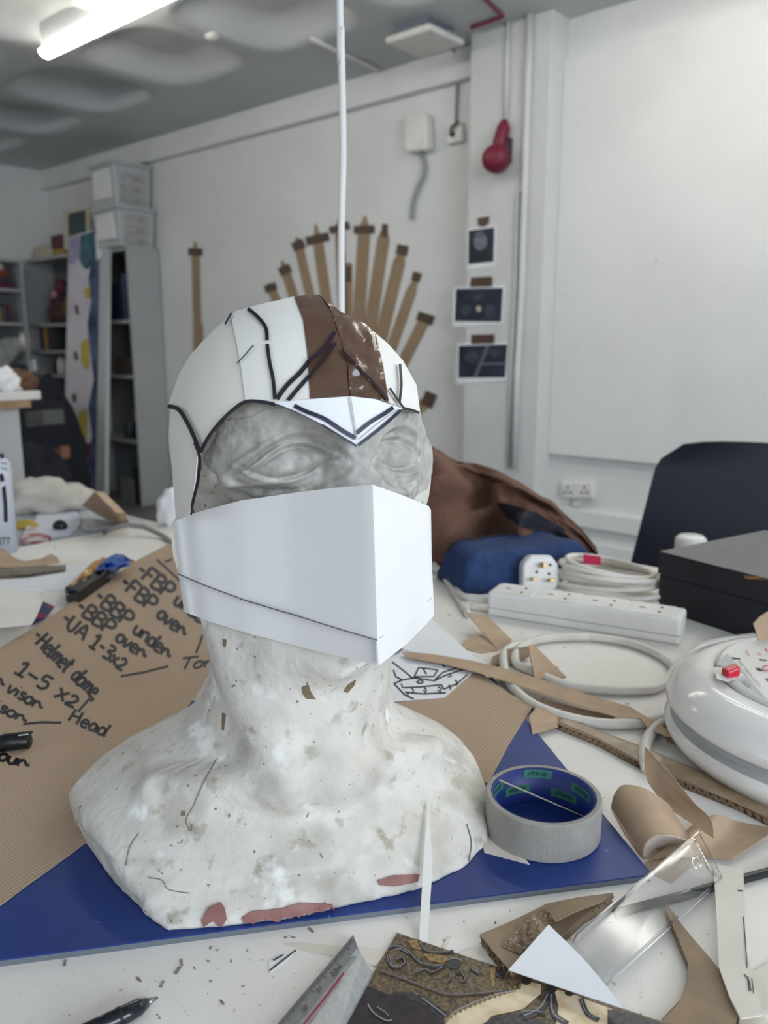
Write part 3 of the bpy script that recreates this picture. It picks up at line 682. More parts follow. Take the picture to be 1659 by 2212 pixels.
for ang, zz in ((152, .021), (112, .012), (86, .024), (52, .010), (26, .020)):
    a0 = math.radians(ang); rc = ri - .0018; hw = .30; rows = []
    for k_ in range(2):
        rows.append([tc_ + Vector((math.cos(a0 + hw * (j / 6 * 2 - 1)) * rc, math.sin(a0 + hw * (j / 6 * 2 - 1)) * rc, zz + (-.0036 if k_ else .0036))) for j in range(7)])
    lb = MB().grid(rows).obj('green_label', M_GREEN, roll)
    VV = [tc_ + Vector((math.cos(a0 + x * .118) * (rc - .0003), math.sin(a0 + x * .118) * (rc - .0003), zz - y * .0062)) for x, y in tv]
    mobj('label_text', VV, tf, M_GREENT, lb)
# small sliver of card inside the roll
s0 = tc_ + Vector((-.030, .018, RH)); s1 = tc_ + Vector((.030, -.004, .012))
dv = Vector((.0004, .0009, 0)); MB().prism([s0 - dv, s0 + dv, s1 + dv * .3, s1 - dv * .3], (0, 0, .0006)).obj('card_sliver', M_ROLL, label='thin grey card sliver leaning inside the tape roll', cat='paper scrap')
flat_px('card_offcut', [(1036, 1790), (1046, 1840), (1144, 1866), (1095, 1806)], BZ, .0008, M_CREAM, label='pointed card offcut tucked between the bust and the tape roll', cat='paper scrap')
# the thin spike of card leaning on the bust
b0 = T(905, 2042); b1 = T(923, 2042); tp = bsurf(.003)(921, 1738)
sp_ = plane_surf(b0, (b1 - b0).cross(tp - b0)); mid0 = sp_(914, 1878); mid1 = sp_(934, 1878)
MB().prism([b0, b1, mid1, tp + Vector((.0006, 0, 0)), tp - Vector((.0006, 0, 0)), mid0], (0, .0009, .0003)).obj('card_spike', M_CARDW, label='thin pale card spike leaning upright against the chest of the bust', cat='paper scrap')

# power strip
ps = T(1052, 1330); pe = T(1468, 1396); ea = (pe - ps).normalized(); eb = Vector((-ea.y, ea.x, 0)); Lp = (pe - ps).length
strip = thing('power_strip', 'long white four socket extension strip near the black box', 'power strip', (ps + pe) / 2)
M_STRIP = mat('strip_plastic', (231, 230, 226), 0.4, (222, 220, 214), 20)
sw, shh = .050, .034; cen = (ps + pe) / 2 + eb * (sw / 2)
MB().box(cen + Z * shh / 2, ea * Lp / 2, eb * sw / 2, Z * shh / 2).obj('casing', M_STRIP, strip, bevel=.004)
MB().box(cen + Z * .012, ea * (Lp / 2 + .0004), eb * (sw / 2 + .0004), Z * .0005).obj('seam', mat('seam_grey', (170, 170, 168), .6), strip)
M_HOLE = mat('socket_hole', (70, 68, 64), .6)
for k in range(4):
    so = thing  # each socket outlet is a flat plate with three slots
    c = cen + ea * (-Lp / 2 + Lp * (k + .55) / 4.2) + Z * (shh + .0002)
    pl = MB().box(c, ea * Lp * .105, eb * sw * .44, Z * .0004).obj('socket_plate', M_STRIP, strip, bevel=.0003)
    for a, b, la, lb_ in ((-.012, 0, .0035, .0015), (.010, .010, .0015, .0028), (.010, -.010, .0015, .0028)):
        MB().box(c + ea * a + eb * b + Z * .0004, ea * la, eb * lb_, Z * .0003).obj('slot', M_HOLE, pl)
g0 = ps + eb * sw / 2 - ea * .002 + Z * .014
MB().tube([g0, g0 - ea * .02, g0 - ea * .045], [.0065, .0055, .004], 12).obj('strain_relief', M_STRIP, strip, smooth=True)
MB().tube(spline([g0 - ea * .04, T(985, 1290) + Z * .006, T(1005, 1325) + Z * .005, T(990, 1300) + Z * .005, T(960, 1255) + Z * .005, T(930, 1215) + Z * .005], 10), .0042, 10).obj('flex', M_CORD, strip, smooth=True)
MB().tube(spline([T(932, 1232) + Z * .005, T(972, 1258) + Z * .005, T(1000, 1300) + Z * .005, T(1010, 1335) + Z * .005], 10), .0045, 10).obj('white_lead', M_CORD, smooth=True, label='short white cable running beside the mask towards the strip', cat='cable')
# plug
pc = T(1165, 1282); plug = thing('mains_plug', 'white three pin plug standing on its back in front of the blue case', 'plug', pc)
pn = (CAM - pc); pn.z = 0; pn.normalize(); pn = (pn + Vector((.25, 0, .25))).normalized(); pr = Z.cross(pn).normalized(); pu = pn.cross(pr)
pcc = pc + Z * .031
def on_plug(x, y, d): return pcc + pr * x + pu * y + pn * d
oct_ = [(-.022, -.026), (.020, -.026), (.027, -.018), (.027, .012), (.016, .026), (-.014, .027), (-.026, .014), (-.027, -.018)]
MB().prism([on_plug(x, y, -.026) for x, y in oct_], pn * .030).obj('plug_body', M_PLAST, plug, bevel=.004)
for x, y, w, h in ((.002, .012, .002, .004), (-.012, -.008, .0035, .002), (.013, -.010, .0035, .002)):
    MB().box(on_plug(x, y, .011), pr * w, pu * h, pn * .009).obj('pin', M_BRASS, plug, bevel=.0006)
for x, y in ((-.006, .002), (.014, .012), (.012, -.001)):
    MB().lathe([(.0022, 0), (.0022, .0006)], on_plug(x, y, .0042), pn, 12).obj('screw', M_HOLE, plug)
# coiled lead
cc = T(1312, 1285); coil = thing('coiled_lead', 'coiled grey white flex lying behind the power strip', 'cable', cc)
ca = Vector((.83, -.56, 0)); cb_ = Vector((.56, .83, 0))
for k in range(7):
    rx, ry = .092 - .005 * k, .060 - .006 * (k % 4); ph = k * .7
    pts = [cc + ca * (math.cos(t) * rx + .006 * math.sin(k * 2.1)) + cb_ * (math.sin(t) * ry + .004 * math.cos(k * 1.3)) + Z * (.005 + .0052 * k + .007 * math.sin(t + ph) + .007) for t in [2 * math.pi * j / 40 for j in range(40)]]
    MB().tube(pts, .0036, 8, closed=True).obj('flex_loop', M_CORD, coil, smooth=True)
MB().tube(spline([on_plug(.020, -.018, -.01), on_plug(.04, -.014, -.012), cc - ca * .085 + Z * .02, cc - ca * .07 + cb_ * .03 + Z * .02], 8), .0036, 8).obj('flex_end', M_CORD, coil, smooth=True)
MB().box(cc - ca * .03 + cb_ * .012 + Z * .046, ca * .013, Vector((0, .3, .9)) * .007, cb_ * .0006).obj('red_tag', mat('red_tag', (214, 44, 88), .6), coil)
# blue pencil case
M_DENIM = mat('blue_fabric', (36, 62, 106), 0.85, (28, 50, 90), 60, bump=.4, bscale=400, specks=[((120, 134, 160), 140, .74)])
case = thing('pencil_case', 'soft navy blue fabric pencil case lying in front of the brown jacket', 'pencil case', T(1120, 1230))
q = [T(945, 1196, TABLE + .04), T(1002, 1248, TABLE + .03), T(1290, 1205, TABLE + .03), T(1180, 1160, TABLE + .04)]
rows = []
for i in range(17):
    a = i / 16; r = []
    for j in range(25):
        b = j / 24; p = q[1].lerp(q[2], b).lerp(q[0].lerp(q[3], b), a)
        e = (1 - abs(2 * a - 1) ** 9) * (1 - abs(2 * b - 1) ** 14)
        p.z = TABLE + .014 + .045 * e * (1 + .1 * noise.noise(p * 20)) ; r.append(p)
    rows.append(r)
cm = MB().grid(rows); cm.add([Vector((p.x, p.y, TABLE + .001)) for r in rows for p in r], [[c for c in f][::-1] for f in cm.F])
bd = [(0, j) for j in range(25)] + [(i, 24) for i in range(1, 17)] + [(16, j) for j in range(23, -1, -1)] + [(i, 0) for i in range(15, 0, -1)]
n0 = 17 * 25; bi = [i * 25 + j for i, j in bd]
cm.F += [[bi[k] + n0, bi[(k + 1) % len(bi)] + n0, bi[(k + 1) % len(bi)], bi[k]] for k in range(len(bi))]
cm.obj('fabric_body', M_DENIM, case, smooth=True)
zp = [rows[13][j] + Z * .002 for j in range(1, 24)]; MB().tube(zp, .0016, 6).obj('zip', M_DARK, case, smooth=True)
MB().box(rows[3][24] + Z * .002, Vector((.004, 0, 0)), Vector((0, .006, 0)), Z * .0008).obj('red_tab', mat('red_tab', (190, 50, 60), .7), case)

# black box
M_BBOX = mat('black_box_paint', (30, 30, 38), 0.55, (24, 24, 31), 12, bump=.1, specks=[((150, 118, 66), 30, .765)])
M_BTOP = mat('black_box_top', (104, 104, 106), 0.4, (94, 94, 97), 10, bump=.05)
bx0 = T(1419, 1316); f1 = (T(1627, 1384) - bx0).normalized(); f2 = Vector((-f1.y, f1.x, 0)); bh = .082
bbox = thing('black_box', 'scuffed black wooden box with a grey lid at the right edge', 'box', bx0 + f1 * .18 + f2 * .12)
def bb(z0, z1, g=0): return MB().box(bx0 + f1 * .18 + f2 * .12 + Z * (z0 + z1) / 2, f1 * (.18 + g), f2 * (.12 + g), Z * (z1 - z0) / 2)
bb(0, .050).obj('box_base', M_BBOX, bbox, bevel=.0015)
bb(.0515, bh, .002).obj('lid', M_BBOX, bbox, bevel=.0015)
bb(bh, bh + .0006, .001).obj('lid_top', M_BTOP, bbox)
bb(.050, .0515, -.001).obj('lid_gap', mat('lid_gap_purple', (58, 34, 66), .7), bbox)
M_WORN = mat('worn_wood', (170, 124, 74), .8, (120, 86, 54), 60)
lp = plane_surf(bx0 - f2 * .0025, f2)
for poly in ([(1606, 1243), (1640, 1246), (1659, 1254), (1640, 1252), (1610, 1250)], [(1428, 1187), (1432, 1187), (1431, 1194), (1428, 1194)]):
    sheet_px('bare_wood_scuff', poly, lp, M_WORN, bbox, step=6, thick=.0003)
MB().lathe([(.0, 0), (.020, .0), (.026, .008), (.026, .03), (.02, .036), (.0, .036)], T(1490, 1200), Z, 24, cap=False).obj('round_case', M_PLAST, smooth=True, label='small white rounded case half hidden behind the black box', cat='case')

# cable reel
RC = Vector((.398, .661, TABLE)); RR = .142
reel = thing('cable_reel', 'round glossy white cable reel with grey socket panel and red switch', 'cable reel', RC)
M_REEL = mat('reel_gloss', (243, 241, 237), 0.14, (238, 236, 232), 5, spec=.5, coat=.1)
M_RGREY = mat('reel_grey', (184, 188, 188), 0.4)
MB().lathe([(.0, .0), (RR - .020, .0), (RR - .006, .006), (RR, .014), (RR + .001, .020), (RR - .004, .025)], RC, Z, 96, cap=False).obj('lower_flange', M_REEL, reel, smooth=True)
MB().lathe([(RR - .004, .025), (RR - .011, .027), (RR - .011, .034), (RR - .004, .037)], RC, Z, 96, cap=False).obj('cable_channel', M_RGREY, reel, smooth=True)
MB().lathe([(RR - .004, .037), (RR + .001, .041), (RR, .048), (RR - .008, .060), (RR - .022, .068), (RR - .037, .0715), (RR - .040, .069)], RC, Z, 96, cap=False).obj('upper_flange', M_REEL, reel, smooth=True)
MB().lathe([(RR - .040, .064), (RR - .041, .074), (RR - .044, .0755), (0.0, .0755)], RC, Z, 96, cap=False).obj('socket_panel', M_PLAST, reel, smooth=False)
rs = tsurf(TABLE + .0757)
K2 = lambda L: [(1360 + x / 5.548, 1340 + y / 5.548) for x, y in L]
sheet_px('grey_cutout', K2([(1170, 395), (1250, 480), (1400, 650), (1500, 780), (1620, 915), (1560, 890), (1420, 800), (1290, 715), (1390, 650), (1300, 610), (1160, 560), (1060, 535), (1080, 470)]), rs, M_RGREY, reel, step=8, thick=.0004)
sb_ = rs(*K2([(1210, 655)])[0])
rk = MB().box(sb_ + Z * .003, Vector((.0062, .002, .0015)), Vector((-.001, .005, 0)), Z * .0042); rk.obj('red_switch', mat('red_switch', (206, 36, 58), .25), reel, bevel=.0015)
sheet_px('switch_well', K2([(1000, 560), (1150, 570), (1290, 610), (1370, 650), (1300, 700), (1160, 735), (1050, 700)]), tsurf(TABLE + .0758), M_PLAST, reel, step=8, thick=.0003)
M_RED = mat('red_print', (212, 60, 96), .6); M_BPR = mat('black_print', (60, 60, 62), .6)
rp = tsurf(TABLE + .0764)
text_px('panel_text', 'RESET  THERMAL CUT-OUT', K2([(1440, 640)])[0], (3.9, 4.6), (4.6, -3.0), rp, M_BPR, reel)
text_px('panel_text', 'SWITCH OFF\nUNWIND FULLY\nBEFORE USE', K2([(1400, 765)])[0], (2.4, 2.1), (2.2, -2.2), rp, M_BPR, reel)
text_px('panel_text', 'MAX', K2([(1410, 390)])[0], (3, 6), (8, -2), rp, M_RED, reel)
text_px('panel_text', '13A', K2([(1550, 400)])[0], (8, 2), (2, -6), rp, M_RED, reel)
strokes('red_ring', [K2([(1659, 540), (1610, 545), (1590, 570), (1610, 595), (1659, 600)]), K2([(1625, 335), (1645, 360), (1659, 368)])], rp, 2.2, M_RED, reel, dens=3)
for q_ in ([(1225, 440), (1320, 455), (1330, 465), (1235, 462)], [(1550, 460), (1640, 470), (1650, 482), (1560, 478)], [(1510, 568), (1560, 572), (1600, 600), (1560, 606), (1535, 600)], [(1630, 690), (1659, 700), (1659, 730), (1645, 720)]):
    sheet_px('socket_slot', K2(q_), tsurf(TABLE + .0759), M_HOLE, reel, step=6, thick=.0002)
# the reel's loose cable: a wide loop on the table
lz = TABLE + .0055
cab = thing('reel_cable', 'thick white cable looped in a wide ring left of the reel', 'cable', T(1270, 1470))
L1 = [(1659, 1372), (1590, 1380), (1520, 1396), (1462, 1440), (1440, 1472), (1400, 1490), (1300, 1490), (1220, 1478), (1150, 1450), (1115, 1432), (1120, 1404), (1170, 1380), (1270, 1376), (1370, 1392), (1440, 1425), (1470, 1465)]
L2 = [(1098, 1402), (1088, 1435), (1104, 1480), (1150, 1520), (1220, 1548), (1300, 1563), (1380, 1562), (1440, 1550), (1500, 1535)]
L3 = [(1470, 1552), (1425, 1566), (1400, 1594), (1392, 1628), (1398, 1660)]
MB().tube([T(x, y, lz) for x, y in spx(L1, 8)], .0048, 12).obj('cable_loop', M_CORD, cab, smooth=True)
MB().tube([T(x, y, lz + (.0096 if False else 0)) for x, y in spx([(1270, 1376), (1180, 1380)] + L2, 8)], .0050, 12).obj('cable_loop', M_CORD, cab, smooth=True)
MB().tube([T(x, y, lz + .001) for x, y in spx(L3, 8)], .0052, 12).obj('cable_tail', M_CORD, cab, smooth=True)

# cardboard and kraft scraps on the right
flat_px('kraft_strip', [(868, 1408), (930, 1412), (1024, 1428), (1100, 1446), (1190, 1474), (1270, 1500), (1360, 1526), (1400, 1550), (1468, 1592), (1440, 1590), (1400, 1574), (1385, 1552), (1330, 1548), (1240, 1520), (1120, 1480), (1040, 1455), (960, 1434), (880, 1420)], TABLE + .0105, .0006, M_KRAFTP, label='long narrow kraft paper strip running from the mask to the reel', cat='paper strip')
flat_px('kraft_strip', [(1106, 1478), (1150, 1506), (1240, 1528), (1330, 1546), (1325, 1552), (1230, 1540), (1140, 1520)], TABLE + .0004, .0006, M_KRAFTP, label='short kraft paper strip under the long one inside the cable ring', cat='paper strip')
flat_px('kraft_strip', [(1430, 1572), (1475, 1596), (1520, 1612), (1480, 1618), (1440, 1600)], TABLE + .0002, .0006, M_KRAFTP, label='kraft paper strip end poking out beneath the reel', cat='paper strip')
def lean(name, poly, z0, n_, m, thick, **k):     # a stiff piece lying tilted; z0 = height under its first point
    f = plane_surf(T(*poly[0], z0), Vector(n_)); return sheet_px(name, poly, f, m, step=14, thick=thick, smooth=False, **k)
lean('kraft_scrap', [(1106, 1383), (1082, 1411), (1044, 1366), (1006, 1322), (1052, 1328)], TABLE + .004, (.1, -.25, .9), M_KRAFTP, .0012, label='kraft card scrap tilted behind the long strip, left of the cable ring', cat='card scrap')
lean('card_triangle', [(1223, 1462), (1156, 1466), (1146, 1420), (1142, 1394), (1152, 1391)], TABLE + .006, (.15, -.5, .85), M_KRAFTP, .003, label='brown card triangle standing up inside the cable ring', cat='card scrap')
lean('card_scrap', [(1060, 1436), (1110, 1432), (1148, 1412), (1140, 1396), (1096, 1402), (1062, 1420)], TABLE + .003, (0, -.2, .9), M_CORR, .003, label='dark folded cardboard scrap beside the brown card triangle', cat='card scrap')
lean('card_scrap', [(1000, 1398), (1040, 1412), (1076, 1404), (1040, 1370), (1002, 1384)], TABLE + .002, (0, -.1, .9), M_KRAFTP, .002, label='small crumpled kraft scrap behind the blank paper corner', cat='card scrap')
def corrugated(name, top, z, th_, label, front, period=.007, m=None):
    """corrugated board: two liners and a wavy core; front = indices of the cut edge that shows its flutes"""
    t = thing(name, label, 'cardboard', T(*top[0], TABLE)); P = [T(x, y, z + th_) for x, y in top]
    a = sum((P[i].x * P[(i + 1) % len(P)].y - P[(i + 1) % len(P)].x * P[i].y) for i in range(len(P)))
    mm = m or M_CORR
    MB().prism([p - Z * .0006 for p in P], (0, 0, .0006)).obj('top_liner', mm, t)
    MB().prism([p - Z * th_ for p in P], (0, 0, .0006)).obj('bottom_liner', mm, t)
    cen_ = sum(P, Vector()) / len(P)
    MB().prism([cen_ + (p - cen_) * .985 - Z * (th_ - .0006) + (cen_ - p).normalized() * .002 for p in P], (0, 0, th_ - .0012)).obj('core_fill', M_FLUTE, t)
    fr = [P[i] for i in front]; pts = []
    for a_, b_ in zip(fr[:-1], fr[1:]):
        k = max(2, int((b_ - a_).length / period * 8)); pts += [a_.lerp(b_, j / k) for j in range(k)]
    pts.append(fr[-1]); s_ = 0; rows = []
    for i, p in enumerate(pts):
        if i: s_ += (p - pts[i - 1]).length
        zz = p.z - th_ / 2 + (th_ / 2 - .0008) * math.sin(2 * math.pi * s_ / period)
        inn = (cen_ - p); inn.z = 0; inn.normalize()
        rows.append([Vector((p.x, p.y, zz)), Vector((p.x, p.y, zz)) + inn * .004])
    MB().grid(rows).obj('flute', mm, t, solid=.0005)
    return t
cs = corrugated('cardboard_strip', [(1205, 1552), (1215, 1542), (1300, 1580), (1392, 1614), (1520, 1668), (1700, 1744), (1700, 1790), (1600, 1738), (1480, 1690), (1383, 1648), (1290, 1598), (1205, 1564)], TABLE, .006,
                'long corrugated cardboard strip with clear tape in front of the reel', [6, 7, 8, 9, 10, 11])
sheet_px('clear_tape', [(1216, 1545), (1300, 1582), (1392, 1616), (1520, 1670), (1690, 1742), (1690, 1780), (1480, 1686), (1383, 1644), (1290, 1594), (1210, 1560)], tsurf(TABLE + .0064), M_CLEART, cs, step=10, thick=.0002)
lean('kraft_scrap', [(1150, 1586), (1206, 1570), (1205, 1552), (1200, 1534), (1160, 1526), (1144, 1546)], TABLE + .006, (.1, -.1, .9), M_KRAFTP, .0006, label='small kraft paper flap at the tip of the blue board', cat='paper scrap')
# curled kraft wrapping paper in front of the reel
def loft(name, A, B, m, n=14, thick=.0004, **k):
    sa, sb2 = spline(A, 8), spline(B, 8); rows = []
    for i in range(n + 1): rows.append([p.lerp(q_, i / n) for p, q_ in zip(sa, sb2)])
    return MB().grid(rows).obj(name, m, smooth=True, solid=thick, **k)
k1 = thing('curled_kraft_paper', 'crumpled curl of kraft wrapping paper between tape roll and cardboard strip', 'paper', T(1430, 1790))
zt_ = TABLE
def TZ(x, y, h): return T(x, y, TABLE + h)
arcF = [TZ(1388, 1851, .0006), TZ(1394, 1824, .013), TZ(1418, 1805, .021), TZ(1455, 1806, .021), TZ(1496, 1820, .012)]
arcB = [TZ(1321, 1744, .010), TZ(1328, 1716, .022), TZ(1348, 1696, .030), TZ(1396, 1705, .032), TZ(1445, 1738, .026)]
loft('rolled_end', arcB, arcF, M_KRAFTP, parent=k1)
loft('pale_inside', arcF, [TZ(1394, 1850, .0006), TZ(1412, 1836, .0006), TZ(1434, 1830, .0006), TZ(1460, 1826, .0006), TZ(1496, 1824, .004)], mat('kraft_pale_inside', (206, 196, 184), .7, (190, 176, 160), 60), parent=k1)
loft('under_sheet', [TZ(1321, 1746, .0006), TZ(1350, 1800, .0006), TZ(1390, 1856, .0006)], [TZ(1400, 1740, .0006), TZ(1440, 1790, .0006), TZ(1470, 1840, .0006)], M_KRAFTP, parent=k1)
loft('standing_flap', [TZ(1393, 1612, .034), TZ(1392, 1650, .03), TZ(1400, 1690, .026), TZ(1440, 1742, .020)], [TZ(1460, 1685, .040), TZ(1500, 1735, .034), TZ(1535, 1770, .024), TZ(1542, 1812, .010)], M_KRAFTP, parent=k1)
loft('flat_tail', [TZ(1400, 1860, .001), TZ(1450, 1848, .004), TZ(1520, 1852, .002), TZ(1580, 1856, .004)], [TZ(1510, 1770, .008), TZ(1550, 1760, .012), TZ(1600, 1775, .004), TZ(1680, 1790, .008)], M_KRAFTP, parent=k1)
loft('base_sheet', [TZ(1385, 1870, .0006), TZ(1420, 1890, .0006), TZ(1450, 1905, .0006)], [TZ(1440, 1830, .0006), TZ(1480, 1840, .0006), TZ(1520, 1850, .0006)], M_KRAFTP, parent=k1)
lean('kraft_scrap', [(1640, 1384), (1690, 1392), (1690, 1330), (1659, 1322), (1640, 1334), (1628, 1348)], TABLE + .075, (-.2, -1, .1), M_KRAFTP, .003, label='torn cardboard corner at the right edge above the reel', cat='card scrap')

# clear plastic channel
M_CLEAR = mat('clear_acrylic', (244, 246, 248), 0.10, trans=1.0, ior=1.22, spec=.5)
ch = thing('plastic_channel', 'clear plastic corner channel with a hanging hole lying on the scraps', 'plastic channel', T(1400, 1990))
c0, c1, c2, c3 = TZ(1500, 1812, .012), TZ(1551, 1912, .002), TZ(1313, 2128, .002), TZ(1236, 2035, .012)
nn = (c1 - c0).cross(c3 - c0).normalized(); nn = nn if nn.z > 0 else -nn
MB().prism([c0, c1, c2, c3], nn * .0012).obj('channel_face', M_CLEAR, ch)
for a, b in ((c0, c3), (c1, c2)):
    MB().prism([a, b, b + nn * .008, a + nn * .008], ((c1 - c0).normalized() * (.0012 if a is c0 else -.0012))).obj('channel_side', M_CLEAR, ch)
MB().prism([c0, c1, c1 + nn * .008, c0 + nn * .008], (c3 - c0).normalized() * .0012).obj('channel_end', M_CLEAR, ch)
hp = plane_surf(c0 + nn * .0014, nn)(1506, 1862)
MB().tube([hp + (c1 - c0).normalized() * .0045 * math.cos(t) + (c3 - c0).normalized() * .0045 * math.sin(t) for t in [2 * math.pi * j / 24 for j in range(24)]], .0006, 6, closed=True).obj('hole_rim', M_CLEAR, ch, smooth=True)
# black rod, pale strip, cardboard pieces, triangle
rod0, rod1 = TZ(1330, 1972, .003), TZ(1720, 1868, .003)
MB().tube([rod0, rod1], .0030, 10).obj('black_rod', M_BLACK, smooth=False, label='thin black rod passing under the clear channel', cat='rod')
ws = thing('card_strip', 'off white card strip with pencil marks at the lower right', 'card strip', T(1590, 2030))
flat_px('strip', [(1541, 1868), (1606, 1876), (1608, 1960), (1612, 2050), (1630, 2120), (1648, 2192), (1600, 2200), (1575, 2150), (1553, 2088), (1548, 1980)], TABLE + .0068, .0009, M_CREAM, ws)
strokes('pencil_mark', [[(1594, 1923), (1604, 1924)], [(1608, 2104), (1618, 2118), (1622, 2140)], [(1616, 2108), (1618, 2140)], [(1624, 2112), (1628, 2146)], [(1606, 1980), (1612, 2060), (1614, 2090)]], tsurf(TABLE + .0079), 2.2, M_INK, ws)
flat_px('card_offcut', [(1608, 2110), (1690, 2060), (1690, 2190), (1640, 2180)], TABLE, .0009, M_CREAM, label='pale card offcut at the right edge beside the pencilled strip', cat='card scrap')
flat_px('card_offcut', [(1596, 2196), (1650, 2190), (1680, 2250), (1600, 2250)], TABLE + .001, .0009, M_CREAM, label='pale card corner at the bottom right corner', cat='card scrap')
corrugated('curved_cardboard', [(1438, 1946), (1450, 1962), (1469, 1992), (1500, 2030), (1534, 2069), (1562, 2104), (1582, 2136), (1597, 2180), (1585, 2225), (1425, 2208), (1467, 2165), (1484, 2120), (1486, 2079), (1470, 2040), (1452, 1997), (1440, 1968)], TABLE, .005,
           'tapering curved cardboard piece with a pointed tip at the lower right', [12, 13, 14, 15, 0], .006)
fc = corrugated('folded_cardboard', [(1036, 2018), (1090, 1996), (1135, 1975), (1180, 1952), (1250, 1938), (1326, 1928), (1316, 1944), (1262, 1976), (1206, 2030), (1150, 2072), (1098, 2092), (1070, 2060)], TABLE, .007,
                'torn corrugated cardboard with shiny tape, under the white paper triangle', [5, 6, 7, 8, 9, 10, 11, 0], .006)
def crk(px, py):
    q_ = T(px, py, TABLE + .0074); return q_ + Z * (.0035 * abs(noise.noise(Vector((px / 15, py / 15, 3)))) )
sheet_px('shiny_tape', [(1082, 2044), (1112, 2016), (1140, 1988), (1168, 1968), (1188, 1966), (1198, 1990), (1160, 2030), (1126, 2064)], crk, mat('shiny_brown_tape', (128, 106, 80), .07, (110, 90, 66), 20, spec=1.0, bump=1.0, bscale=160), fc, step=4, thick=.0002, smooth=False)
loft('torn_flap', [TZ(1182, 1962, .0085), TZ(1230, 1946, .012), TZ(1320, 1932, .009)], [TZ(1200, 1992, .016), TZ(1250, 1968, .016), TZ(1300, 1950, .010)], M_CORR, parent=fc)
trs = plane_surf(TZ(1098, 2095, .0078), (T(1346, 2178, TABLE + .0085) - TZ(1098, 2095, .0078)).cross(TZ(1185, 1997, .0165) - TZ(1098, 2095, .0078)))
sheet_px('paper_triangle', [(1098, 2095), (1185, 1997), (1230, 2040), (1272, 2084), (1310, 2130), (1346, 2178), (1220, 2136)], trs, M_PAPER, step=20, thick=.0005, label='bright white paper triangle lying on the torn cardboard', cat='paper scrap')
# ornate photo print
M_ORN = mat('ornate_print', (58, 50, 44), 0.35, (140, 118, 82), 620, contrast=(.34, .72), detail=10)
M_ORNC = mat('print_cream', (228, 212, 180), 0.35, (190, 152, 98), 90, contrast=(.45, .8)); M_ORND = mat('print_dark', (34, 31, 38), 0.35, (56, 46, 48), 120)
M_ORNG = mat('print_gold', (176, 144, 88), 0.35, (104, 82, 50), 420); M_ORNS = mat('print_steel', (74, 72, 76), 0.35, (32, 31, 36), 300); M_ORNL = mat('print_highlight', (150, 148, 150), .35)
pz = TABLE + .0015
mag = thing('ornate_picture', 'glossy printed picture of dark and gold ornate carving, bottom centre', 'print', T(1000, 2150))
flat_px('print_sheet', [(858, 2015), (960, 2050), (1100, 2097), (1250, 2146), (1450, 2214), (1560, 2300), (640, 2330), (742, 2212), (800, 2112)], TABLE + .0004, .0008, M_ORN, mag)
prs = tsurf(pz); K3 = lambda L: [(860 + x / 2.0764, 1780 + y / 2.0764) for x, y in L]; K5 = lambda L: [(560 + x / 3.072, 1960 + y / 3.072) for x, y in L]
def pr_(nm_, poly, m, lift=0, st=14): sheet_px(nm_, poly, tsurf(pz + lift), m, mag, step=st, thick=.00008)
pr_('print_shape', K5([(690, 560), (720, 520), (860, 580), (960, 570), (1080, 640), (1200, 720), (1260, 774), (1300, 900), (560, 900), (600, 680)]), M_ORND)
pr_('print_shape', K5([(880, 560), (960, 560), (1100, 590), (1250, 700), (1200, 740), (1080, 640), (960, 600)]), M_ORNS, .0001)
pr_('print_shape', K3([(210, 897), (250, 840), (330, 800), (440, 760), (540, 740), (560, 700), (640, 720), (640, 760), (560, 830), (420, 860), (330, 960), (200, 960)]), M_ORNC, .0001)
pr_('print_shape', K3([(700, 740), (780, 760), (850, 790), (960, 830), (1000, 960), (700, 960), (720, 820)]), M_ORNC, .0001)
pr_('print_shape', K3([(940, 830), (1060, 850), (1180, 897), (1260, 960), (940, 960)]), M_ORNS, .0002)
pr_('print_shape', K3([(330, 930), (420, 870), (520, 850), (640, 880), (760, 960), (300, 980)]), M_ORNS, .0002)
for q_ in ([(980, 220), (1060, 210), (1120, 290), (1020, 270)], [(1090, 310), (1180, 300), (1260, 340), (1220, 370), (1120, 350)], [(1540, 395), (1570, 400), (1550, 540), (1530, 450)]): pr_('print_gold_patch', K5(q_), M_ORNG, .0001, 8)
SCR = [(spx(q_, 6), w) for q_, w in ((K5([(860, 270), (920, 260), (1000, 300), (1060, 360), (1150, 390), (1240, 385)]), 7), (K5([(1060, 220), (1100, 280), (1180, 300), (1290, 290)]), 6), (K5([(850, 300), (870, 380), (920, 400), (970, 370), (950, 330), (910, 350)]), 6),
      (K5([(1230, 390), (1150, 430), (1100, 410), (1030, 440)]), 5), (K5([(1260, 420), (1270, 470), (1240, 500)]), 5), (K5([(1340, 420), (1370, 480), (1340, 490)]), 5), (K5([(1400, 400), (1460, 440), (1440, 410)]), 6), (K5([(800, 420), (950, 470), (1130, 540), (1300, 580), (1659, 550)]), 4),
      (K3([(680, 760), (640, 830), (560, 870)]), 12), (K3([(690, 760), (700, 850), (760, 897)]), 12), (K3([(820, 780), (850, 850), (900, 880)]), 10), (K3([(540, 850), (600, 840), (660, 850)]), 8))]
strokes('print_scroll', SCR, tsurf(pz + .0002), 5, M_ORNS, mag, dens=5)
strokes('print_glint', [([(x - w * .22, y - w * .28) for x, y in ln[1:-1]], max(1.2, w * .22)) for ln, w in SCR], tsurf(pz + .0003), 2, M_ORNL, mag, dens=5)
